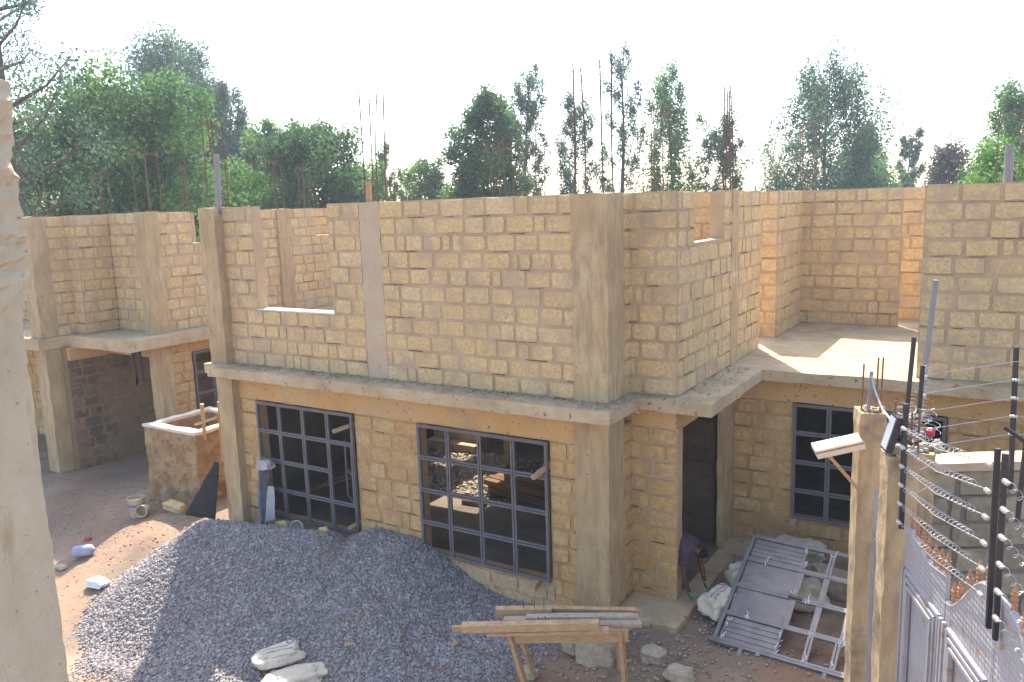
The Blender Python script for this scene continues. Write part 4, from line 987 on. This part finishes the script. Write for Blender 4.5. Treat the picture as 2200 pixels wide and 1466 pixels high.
for k, z_ in enumerate((3.42, 3.22, 3.02)): insulator((-.66, 7.5, z_), (1, .3, 0)); wire([(-.62, 7.5, z_), (-.46, 7.95, z_+.01)], .004)
def tangle(c, r_, n, seed, zr):
    rr = random.Random(seed); mb = MB()
    for k in range(n):
        q = []; p = Vector(c)+Vector((rr.uniform(-r_, r_), rr.uniform(-r_, r_), rr.uniform(-zr, zr))); a = rr.uniform(0, 6.28); t = rr.uniform(-.5, .5); rad = rr.uniform(.03, .09)
        for i in range(10):
            an = a+i*.65; q.append(p+Vector((math.cos(an)*rad, math.sin(an)*rad*math.cos(t), math.sin(an)*rad*math.sin(t)+.008*i)))
        mb.tube(q, .0032, 4)
    mb.build('wire_tangle', 'wire', EF)
tangle((-.62, 7.5, 3.62), .12, 34, 5, .12)
coil((-.60, 7.7, 3.62), (-.56, 7.7, 4.15), .03, 16, 0); coil((-.68, 7.5, 3.55), (-.66, 7.5, 3.95), .03, 12, 0)
mb = MB()
for (x, y, zt_) in ((-.74, 7.05, 3.95), (-.62, 7.12, 3.85), (-.56, 7.05, 3.9)): mb.tube([(x, y, 3.4), (x, y, zt_)], .009, 5)
mb.tube([(-.78, 7.0, 3.78), (-.56, 7.0, 3.77), (-.52, 7.14, 3.75), (-.76, 7.16, 3.77)], .006, 5); mb.build('rebar', 'rust', PR)
mb = MB()
for k in range(22): mb.rock((-.69+R.uniform(-.1, .1), 7.06+R.uniform(-.1, .1), 3.53+R.uniform(0, .04)), R.uniform(.02, .045), (1, 1, .8), 0, R.random(), 300+k, 0)
mb.build('mortar_lumps', 'rubble', PR)
mb = MB(); mb.rock((-.50, 7.4, 3.62), .035, (1, 1, 1), 0, .5, 3, 1); mb.build('warning_light', 'red', EF)

# ------------------------------------------------------------------ near pillar at the left edge
def pillar_jit(u, v, ww):
    k = sst(5.0, 5.35, ww)
    p = Vector((u, v, ww)); n_ = noise.noise_vector(p*4.5)*(.006+.022*k)+noise.noise_vector(p*15)*(.006+.02*k)+noise.noise_vector(p*40)*(.004+.008*k)
    if u > -4.9: p.x += .02*k; p.y += .07*k
    return p+n_
mb = MB(); solid(mb, [-5.2, -4.70], [1.7, 2.4], lambda u, v: True, -.8, 6.35, pillar_jit, .032, .002); mb.build('near_pillar', 'pale', label='rough pale concrete pillar rising along the left edge, close to the viewer', cat='pillar')

# ------------------------------------------------------------------ person bent over in the doorway
def skinned(name, joints, bones, mname, parent, sub=2):
    me = bpy.data.meshes.new(name); me.from_pydata([j[0] for j in joints], bones, []); me.update()
    o = bpy.data.objects.new(name+'_rig', me); COL.objects.link(o)
    m = o.modifiers.new('skin', 'SKIN'); m.use_smooth_shade = True
    if not me.skin_vertices: me.attributes.new
    for i, j in enumerate(joints):
        sv = me.skin_vertices[0].data[i]; sv.radius = (j[1], j[1] if len(j) < 3 else j[2]); sv.use_root = (i == 0)
    s2 = o.modifiers.new('sub', 'SUBSURF'); s2.levels = sub; s2.render_levels = sub
    dg = bpy.context.evaluated_depsgraph_get(); dg.update()
    m2 = bpy.data.meshes.new_from_object(o.evaluated_get(dg)); bpy.data.objects.remove(o)
    m2.name = name; m2.materials.clear(); m2.materials.append(M[mname])
    wl = WL[parent.name]; m2.transform(Matrix.Translation(-wl))
    q = bpy.data.objects.new(name, m2); link(q, parent); WL[q.name] = wl
    return q
def ensure_skin():
    t = bpy.data.meshes.new('t'); t.from_pydata([(0, 0, 0), (0, 0, 1)], [(0, 1)], []); o = bpy.data.objects.new('t', t); COL.objects.link(o); o.modifiers.new('s', 'SKIN'); ok = len(t.skin_vertices) > 0; bpy.data.objects.remove(o); return ok
PE = thing('person', 'person in maroon shirt bending down in the doorway with a green tool', 'person', (-3.85, 10.5, .08))
px, py, pz = -3.96, 10.48, .08
def J(dx, dy, dz, *r_): return ((px+dx, py+dy, pz+dz),)+r_
body = [J(-.08, .0, .74, .12), J(.14, -.02, .79, .125), J(.32, -.03, .74, .12), J(.42, -.03, .68, .05), J(.47, -.03, .64, .075), J(.53, -.03, .58, .088), J(.56, -.03, .51, .062),
        J(.33, -.18, .67, .06), J(.31, -.25, .41, .044), J(.36, -.23, .19, .031), J(.38, -.22, .12, .036),
        J(.36, .14, .68, .06), J(.40, .20, .44, .044), J(.48, .13, .22, .031), J(.50, .11, .16, .036),
        J(-.06, -.09, .64, .1), J(.10, -.10, .36, .065), J(-.02, -.10, .08, .048), J(.12, -.12, .035, .042),
        J(-.08, .10, .64, .1), J(.07, .12, .36, .065), J(-.07, .12, .08, .048), J(.07, .14, .035, .042)]
bones = [(0, 1), (1, 2), (2, 3), (3, 4), (4, 5), (5, 6), (2, 7), (7, 8), (8, 9), (9, 10), (2, 11), (11, 12), (12, 13), (13, 14), (0, 15), (15, 16), (16, 17), (17, 18), (0, 19), (19, 20), (20, 21), (21, 22)]
bodyo = skinned('body', body, bones, 'skin', PE)
for k in range(5):   # fingers of both hands
    for (hx, hy, hz_) in ((.38, -.22, .12), (.50, .11, .16)):
        a = J(hx+.012*(k-2), hy-.012*(k-2), hz_-.02)[0]; L_ = (.05, .065, .07, .065, .05)[k]
        skinned('finger', [((a[0], a[1], a[2]), .009), ((a[0]+.01, a[1]-.008, a[2]-L_*.6), .008), ((a[0]+.03, a[1]-.01, a[2]-L_), .007)], [(0, 1), (1, 2)], 'skin', bodyo, 1)
skinned('shirt', [J(-.10, 0, .75, .15), J(.08, -.02, .81, .16), J(.25, -.02, .78, .165), J(.36, -.03, .71, .12), J(.32, -.18, .67, .095), J(.31, -.235, .49, .085), J(.35, .14, .68, .095), J(.39, .19, .52, .085)],
        [(0, 1), (1, 2), (2, 3), (2, 4), (4, 5), (2, 6), (6, 7)], 'shirt', PE)
skinned('trousers', [J(-.11, 0, .74, .155), J(-.07, -.09, .64, .125), J(.10, -.10, .36, .09), J(-.02, -.10, .10, .08), J(-.09, .10, .64, .125), J(.07, .12, .36, .09), J(-.07, .12, .10, .08)],
        [(0, 1), (1, 2), (2, 3), (0, 4), (4, 5), (5, 6)], 'trousers', PE)
skinned('hair', [J(.46, -.03, .68, .078), J(.52, -.03, .63, .092), J(.56, -.03, .585, .074)], [(0, 1), (1, 2)], 'hair', PE)
for sy, sx_ in ((-.11, 0), (.13, -.05)):
    skinned('shoe', [J(-.03+sx_, sy, .04, .05), J(.08+sx_, sy-.005, .04, .045), J(.18+sx_, sy-.01, .03, .04)], [(0, 1), (1, 2)], 'trousers', PE, 1)
mb = MB(); mb.tube([(px+.38, py-.23, pz+.07), (px+.56, py-.27, pz+.10)], .018, 8); mb.build('brush_handle', 'green', label='small green tool handle held by the bending person', cat='tool')

# ------------------------------------------------------------------ trees
def tree(name, label, x, y, h, r, kind='plume', lm='leaf_mid', seed=0, n=1.0, base=.12, leaf=.2, group='trees behind the houses', z0=0.0):
    rg = np.random.default_rng(seed); rr = random.Random(seed)
    T = thing(name, label, 'bush' if kind == 'bush' else 'tree', (x, y, z0), group)
    mb = MB(); tips = []
    lean = Vector((rr.uniform(-.03, .03), rr.uniform(-.03, .03), 1))
    if kind == 'sparse': lean = Vector((-.15, .09, 1))
    def ax(t): return Vector((x, y, z0))+lean*(h*t)+Vector((math.sin(t*5+seed)*.012*h, math.cos(t*4+seed)*.012*h, 0))
    stems = 1 if kind in ('plume', 'sparse') else 3
    tr = (.019 if kind == 'sparse' else .013)*h
    mb.tube([ax(t/8*.93) for t in range(9)], [tr*(1-.85*t/8) for t in range(9)], 7)
    def prof(t):
        if kind == 'plume': return (.30+.70*math.sin(math.pi*min(1, max(0, (t-base)/(1-base)))**.8)) if t > base else .2
        if kind == 'slim': return .45+.55*math.sin(math.pi*min(1, max(0, t))**.9)
        if kind == 'broad': return math.sqrt(max(.02, 1-((t-.62)/.46)**2))
        if kind == 'round': return math.sqrt(max(.02, 1-((t-.5)/.52)**2))
        if kind == 'bush': return math.sqrt(max(.05, 1-((t-.45)/.6)**2))
        return .9*(1-t)+.35
    nl = int({'plume': 46, 'slim': 34, 'broad': 60, 'round': 80, 'bush': 50, 'sparse': 30, 'umbrella': 40}[kind]*max(.6, n**.5))
    for i in range(nl):
        t = base+(.97-base)*((i+rr.random())/nl); az = i*2.399+rr.uniform(-.5, .5)
        el = {'plume': rr.uniform(.85, 1.25), 'slim': rr.uniform(.8, 1.2), 'broad': rr.uniform(.25, .9), 'round': rr.uniform(.1, .9), 'bush': rr.uniform(.3, 1.0), 'sparse': rr.uniform(.35, .75), 'umbrella': rr.uniform(.3, .6)}[kind]
        rad = r*prof(t)*rr.uniform(.62, 1.12)
        dz = min(rad*math.tan(el), h*(.26 if kind != 'sparse' else .22)); ts = max(.04, t-dz/h)
        a = ax(ts); b = ax(t)+Vector((math.cos(az)*rad, math.sin(az)*rad, 0))
        mid = a.lerp(b, .5)+Vector((math.cos(az), math.sin(az), -.3))*rad*.12
        w_ = tr*.34*(1-t*.6)
        mb.tube([a, mid, b], [w_, w_*.6, w_*.2], 4)
        for k in range(3 if kind != 'sparse' else 4):
            u = (.45, .75, 1.0, .6)[k]; p = (a.lerp(mid, u*2) if u < .5 else mid.lerp(b, u*2-1))
            if k: p = p+Vector((rr.uniform(-1, 1), rr.uniform(-1, 1), rr.uniform(-.6, .8)))*r*.16
            tips.append((p, u))
    mb.build('trunk', 'bark', T)
    C = np.array([tuple(p) for p, u in tips]); m = int({'plume': 62, 'slim': 50, 'broad': 80, 'round': 80, 'bush': 70, 'sparse': 30, 'umbrella': 45}[kind]*n*(3.0 if kind in ('plume', 'slim') else 2.0))
    nc = len(C); cr = r*{'plume': .17, 'slim': .2, 'broad': .19, 'round': .18, 'bush': .25, 'sparse': .12, 'umbrella': .16}[kind]*rg.uniform(.7, 1.4, nc)
    idx = np.repeat(np.arange(nc), m); N_ = len(idx)
    off = (lambda q: q/np.linalg.norm(q, axis=1)[:, None]*(1.7*rg.uniform(0, 1, N_)**.55)[:, None])(rg.normal(size=(N_, 3)))*cr[idx][:, None]*np.array([.75, .75, 1.25 if kind in ('plume', 'slim') else .8])
    ctr = C[idx]+off
    d = rg.normal(size=(N_, 3)); 
    if kind in ('plume', 'slim', 'sparse'): d[:, 2] += .5
    d /= np.linalg.norm(d, axis=1)[:, None]
    e = np.cross(d, rg.normal(size=(N_, 3))); e /= np.linalg.norm(e, axis=1)[:, None]
    L_ = .68*leaf*rg.uniform(.6, 1.4, N_)[:, None]; W_ = L_*(.32 if kind in ('plume', 'slim', 'sparse') else .5)
    V = np.stack([ctr-d*L_*.5, ctr+e*W_*.5, ctr+d*L_*.5, ctr-e*W_*.5], 1)
    wl = np.array(WL[T.name]); V = (V-wl).reshape(-1, 3)
    me = bpy.data.meshes.new('crown'); me.vertices.add(len(V)); me.vertices.foreach_set('co', V.reshape(-1))
    F_ = np.arange(4*N_, dtype=np.int32); me.loops.add(4*N_); me.loops.foreach_set('vertex_index', F_)
    me.polygons.add(N_); me.polygons.foreach_set('loop_start', np.arange(0, 4*N_, 4, dtype=np.int32)); me.update(calc_edges=True)
    me.materials.append(M[lm]); ct = rg.uniform(0.1, .8, nc)[idx]+rg.uniform(-.2, .25, N_)
    at = me.attributes.new('tone', 'FLOAT', 'POINT'); at.data.foreach_set('value', np.repeat(np.clip(ct, 0, 1), 4).astype(np.float32))
    o = bpy.data.objects.new('crown', me); link(o, T); WL[o.name] = WL[T.name]
    return T
tree('feathery_tree', 'tall feathery tree at the far left edge with a dark leaning trunk', -25.2, 13.3, 17.0, 3.8, 'sparse', 'leaf_blue', 1, 1.8, .38, .2)
tree('conifer_tree', 'tall hazy blue green tree rising behind the bright trees at the left', -44, 32.1, 16.5, 4.2, 'plume', 'leaf_blue', 2, 2.4, .1, .34)
tree('conifer_tree', 'hazy lower shoulder tree just right of the tall blue green tree', -41, 33.5, 13.6, 2.4, 'plume', 'leaf_blue', 22, 1.6, .1, .32)
tree('broadleaf_tree', 'broad light green tree in front of the tall blue green tree at the left', -28.7, 19.1, 10.9, 3.3, 'broad', 'leaf_mid', 3, 1.9, .25, .26)
tree('leafy_bush', 'bright green bush behind the left end of the left house', -31, 17.4, 9.4, 2.2, 'bush', 'leaf_bright', 4, 1.3, .1, .17, 'bushes behind the houses')
tree('leafy_bush', 'green bush right of the bright bush, behind the left house rebar', -31.8, 20.4, 8.6, 2.2, 'bush', 'leaf_mid', 5, 1.3, .1, .18, 'bushes behind the houses')
tree('leafy_bush', 'green bush under the broad light green tree, left of the steel pipe', -30.7, 22.7, 8.0, 2.0, 'bush', 'leaf_mid', 25, 1.3, .1, .18, 'bushes behind the houses')
tree('round_tree', 'round dense dark green tree behind the notch in the main wall', -25.5, 25.5, 9.3, 2.3, 'round', 'leaf_dark', 6, 1.7, .1, .24)
tree('pale_tree', 'thin pale tree top showing above the left of the round dark tree', -32.9, 30.7, 10.4, 1.7, 'broad', 'leaf_mid', 7, .8, .3, .28)
tree('leafy_bush', 'bright green bush between the steel pipe and the round dark tree', -28.2, 23.9, 7.7, 1.7, 'bush', 'leaf_bright', 8, 1.3, .1, .18, 'bushes behind the houses')
tree('hazy_tree', 'faint distant tree left of the round dark tree', -49, 41, 11.0, 2.8, 'plume', 'leaf_blue', 9, 1.2, .2, .34)
tree('leafy_bush', 'small green tree right beside the round dark tree', -27.4, 30.9, 8.0, 1.1, 'bush', 'leaf_bright', 10, .9, .1, .22, 'bushes behind the houses')
tree('slender_tree', 'narrow feathery tree behind the bars of the grey column strip', -30.2, 35.7, 9.4, .9, 'slim', 'leaf_mid', 11, .8, .1, .24)
tree('slender_tree', 'small pointed tree just right of the grey column strip bars', -29.0, 36.2, 8.2, .85, 'slim', 'leaf_bright', 12, .8, .1, .24)
tree('leafy_bush', 'rounded mid green bush left of the dark leafy tree', -26.0, 34.5, 8.2, 1.4, 'bush', 'leaf_mid', 13, 1.1, .1, .22, 'bushes behind the houses')
tree('dark_tree', 'dark leafy tree left of the tall feathery one in the middle', -19.1, 29.7, 10.5, 1.75, 'round', 'leaf_dark', 14, 1.2, .12, .22)
tree('plume_tree', 'tall feathery tree touching the right of the dark leafy tree', -22.2, 37.8, 12.9, 1.35, 'plume', 'leaf_blue', 15, .8, .1, .26)
tree('plume_tree', 'feathery tree behind the left bars of the tall four bar cage', -19.9, 38.9, 11.4, 1.5, 'plume', 'leaf_blue', 16, .75, .1, .26)
tree('plume_tree', 'slender tallest feathery tree at the right of the four bar cage', -18.1, 40.5, 14.0, 1.45, 'plume', 'leaf_blue', 17, .6, .1, .26)
tree('plume_tree', 'broad plume tree with several tops right of the slender tallest one', -14.9, 39.8, 12.4, 1.7, 'plume', 'leaf_mid', 18, 1.0, .1, .26)
tree('plume_tree', 'lower feathery tree behind the thin bars right of the broad plume tree', -12.6, 40.8, 10.0, 1.4, 'plume', 'leaf_blue', 19, .8, .1, .26)
tree('oval_tree', 'big oval tree standing alone against the white sky at the right', -8.4, 43.8, 12.4, 3.1, 'plume', 'leaf_blue', 20, 1.6, .08, .28)
tree('hazy_tree', 'smoky blue tree at the right flank of the big oval tree', -9.3, 62, 10.6, 2.0, 'plume', 'leaf_blue', 21, 1.0, .1, .36)
tree('slender_tree', 'slim hazy tree standing alone right of the smoky blue tree', -6.5, 60, 9.9, .95, 'slim', 'leaf_blue', 23, .8, .1, .34)
tree('umbrella_tree', 'brownish low spreading tree near the top of the right wall', -3.4, 52, 8.3, 2.4, 'umbrella', 'leaf_brown', 24, 1.0, .45, .26)
tree('plume_tree', 'green feathery tree at the right edge behind the grey pipe', -.4, 43.4, 10.3, 1.8, 'plume', 'leaf_mid', 26, 1.2, .08, .26)
tree('leafy_bush', 'bright green bush at the right edge beneath the feathery tree', -.2, 33.5, 7.1, 1.9, 'bush', 'leaf_bright', 27, 1.3, .1, .2, 'bushes behind the houses')
tree('leafy_bush', 'low green bush at the foot of the big oval tree on its right', -7.0, 48, 7.6, 2.0, 'bush', 'leaf_mid', 28, 1.1, .1, .26, 'bushes behind the houses')
tree('leafy_bush', 'low bright bush at the foot of the dark leafy tree', -20.6, 30.0, 6.9, 1.4, 'bush', 'leaf_bright', 29, 1.0, .1, .2, 'bushes behind the houses')
# low scrub closing the view between the trunks
for i in range(26):
    pass

# ------------------------------------------------------------------ haze in the air
hm = bpy.data.materials.new('haze'); hm.use_nodes = True; t_ = hm.node_tree; t_.nodes.clear()
pv = t_.nodes.new('ShaderNodeVolumePrincipled'); pv.inputs['Color'].default_value = (.80, .89, 1, 1); pv.inputs['Density'].default_value = .0012; pv.inputs['Anisotropy'].default_value = .3
ho = t_.nodes.new('ShaderNodeOutputMaterial'); t_.links.new(pv.outputs[0], ho.inputs['Volume'])
M['haze'] = hm
mb = MB(); mb.box(-90, 40, -12, 85, -3, 19); mb.build('haze', 'haze', loc=(0, 0, 0), kind='stuff')
